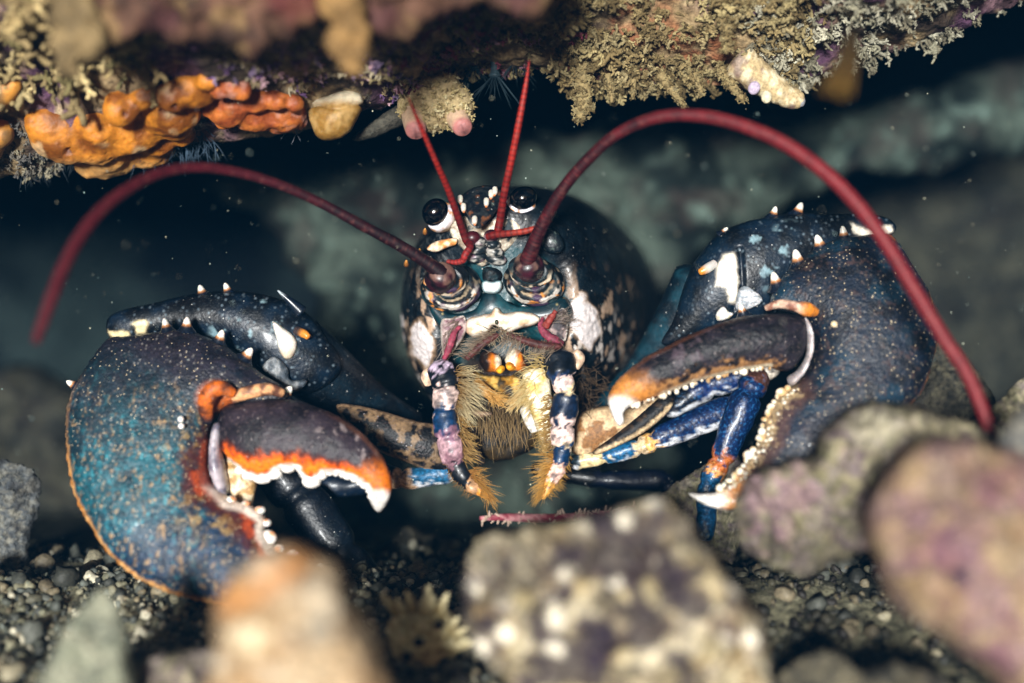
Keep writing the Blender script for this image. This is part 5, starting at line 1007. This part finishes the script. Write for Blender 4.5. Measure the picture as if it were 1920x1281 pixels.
LOWR = [(1186, 760), (1215, 750), (1250, 738), (1300, 718), (1350, 704), (1400, 694), (1440, 688)]
def crf(u, v, d, h, V):
    n = fbm(V, 26, 4, 460); c = mix(C('#0e0f15'), C('#221e26'), ss(.38, .62, n)); c = mix(c, C('#4a3e46'), ss(.56, .68, fbm(V, 20, 3, 461)) * ss(1420, 1300, u) * .9)
    e = seg_dist(u, v, LOWR); c = mix(c, C('#a07448'), ss(24, 10, e + 22 * (fbm(V, 10, 2, 462) - .5) * 2) * .9); c = mix(c, C('#e8dcc0'), ss(9, 4, e)); c = mix(c, C('#7a4a30'), ss(9, 2, d) * ss(1420, 1250, u) * .6)
    tip = np.hypot(u - 1160, v - 800); c = mix(c, C('#c07c38'), ss(124, 70, tip + 46 * (fbm(V, 18, 3, 466) - .5))); return mix(c, C('#f2eee8'), ss(66, 46, tip))
def ycf2(u, v): return -108 + .10 * (u - 1500) * -.0 - .02 * (v - 600) - .06 * (1510 - u)
mb = MB(); inflate(mb, CRF, ycf2, 44, 38, 3.2, crf, lambda V, u, v, d, h: 5 * (fbm(V, 34, 3, 463) - .5) + 1.6 * (.5 - worley(V, 8, 464)[0]), pw=.46)
q = crom(np.array(LOWR, float), 26)
for k in range(26): ball(mb, W(q[k][0] + 3 * math.sin(k * 4.1), q[k][1] + 1 + 2 * math.sin(k * 3.3), ycf2(*q[k]) - 5), (4 + 2.8 * (k % 5 == 1) + 1.8 * math.sin(k * 2.7), 7, 5 + 3 * (k % 5 == 1) + 1.2 * math.sin(k * 1.9)), 2, col=lambda V: mix(C('#b08a5c'), C('#f2e8d4'), ss(.35, .55, fbm(V, 14, 2, 467))))
mb.build('moving_finger', M['finger'], RC)
mb = MB(); q = crom(np.array(INR, float), 20)
for k in range(20):
    for (du, dv, rr) in ((-1, 0, 6.5 + 2.5 * math.sin(k * 1.7)), (10, 5, 4.2), (18, 2, 3 + 1.5 * math.sin(k * 2.9))): ball(mb, W(q[k][0] + du + 2 * math.sin(k * 5.1), q[k][1] + dv, ycr(*q[k]) - 8 - abs(du)), (rr * (1 + .35 * math.sin(k * 2.3)), 8, rr), 2, col=lambda V: mix(C('#c9a878'), C('#efe8d8'), ss(.35, .6, fbm(V, 12, 2, 465))))
mb.build('teeth', M['ivory'], RC)
CAR = [(1240, 645), (1262, 600), (1280, 545), (1300, 497), (1335, 450), (1378, 422), (1430, 407), (1490, 400), (1555, 402), (1620, 401), (1660, 409), (1679, 425), (1670, 441), (1640, 452), (1595, 462), (1550, 490), (1500, 530), (1470, 575), (1440, 600), (1380, 612), (1330, 625), (1285, 645)]
def rcol(u, v, d, h, V):
    c = cca(0, [(1440, 485), (1420, 465), (1470, 500), (1425, 510), (1475, 455)], 470)(u, v, d, h, V); a, b = wob(u, v, 5, 12, 473); c = mix(c, C('#0a2234'), ss(.5, .66, fbm(V, 50, 3, 474)) * .5)
    k = np.maximum(poly_soft(a, b, [(1592, 420), (1604, 424), (1620, 432), (1640, 432), (1656, 426), (1672, 424), (1672, 436), (1640, 446), (1612, 444), (1596, 436)], 3), poly_soft(a, b, [(1340, 500), (1352, 482), (1370, 476), (1374, 500), (1378, 530), (1374, 572), (1362, 566), (1352, 540), (1338, 540)], 4))
    return mix(c, C('#efe4d2'), k * (V[:, 1] < 30))
mb = MB(); inflate(mb, CAR, 34, 52, 50, 4, rcol, lambda V, u, v, d, h: 6 * (fbm(V, 60, 3, 475) - .5)  - 7 * ss(7, 2, seg_dist(u, v, [(1381, 470), (1385, 540), (1372, 580)]))); mb.build('wrist', M['shell'], RC)
spines(RC, [(1450, 402, .3, -1, 15, 34, 9), (1496, 397, .4, -1, 18, 34, 11), (1356, 436, .6, -.7, 12, 34, 7)])
mb = MB(); tube(mb, np.array([W(1340, 494, -8), W(1325, 504, -16), W(1312, 511, -18)]), [8, 9, 6], 12, 14, col=lambda t, q, V: mix(C('#c9c4be'), C('#d98a30'), ss(.5, .8, t))); mb.build('spine', M['ivory'], RC)
mb = MB(); inflate(mb, [(1342, 590), (1350, 578), (1358, 575), (1366, 584), (1376, 588), (1366, 598), (1346, 602)], -22, 10, 14, 3, lambda u, v, d, h, V: mix(WHITE, C('#d9c8a8'), ss(.5, .7, fbm(V, 10, 2, 477)))); mb.build('spine', M['ivory'], RC)
mb = MB(); inflate(mb, [(1380, 582), (1384, 545), (1400, 536), (1424, 552), (1430, 566), (1405, 580)], -16, 14, 10, 3, lambda u, v, d, h, V: mix(C('#8a929a'), C('#d4d4d6'), ss(.42, .6, fbm(V * [1, 1, 2.5], 14, 3, 478)))); mb.build('joint_membrane', M['soft'], RC)
# ------------------------------------------------------------------ the water
HZ_DENS = 1.3
me = bpy.data.meshes.new('haze'); bm = bmesh.new(); bmesh.ops.create_cube(bm, size=1); bm.to_mesh(me); bm.free()
hz = bpy.data.objects.new('haze', me); COL.objects.link(hz)
y0, y1 = (-D - 120) * S, 3700 * S; z0, z1 = -1.25, .75
hz.scale = (4.2, y1 - y0, z1 - z0); hz.location = (0, (y0 + y1) / 2, (z0 + z1) / 2)
hm = bpy.data.materials.new('sea_water_haze'); hm.use_nodes = True; nt = hm.node_tree; nt.nodes.remove(nt.nodes['Principled BSDF'])
pv = nt.nodes.new('ShaderNodeVolumePrincipled'); pv.inputs['Color'].default_value = (.001, .008, .019, 1); pv.inputs['Density'].default_value = HZ_DENS
pv.inputs['Absorption Color'].default_value = (.025, .09, .17, 1); pv.inputs['Anisotropy'].default_value = 0
nt.links.new(pv.outputs[0], nt.nodes['Material Output'].inputs['Volume']); me.materials.append(hm)
tag(hz, 'blue green sea water filling the crevice', 'water', kind='stuff')
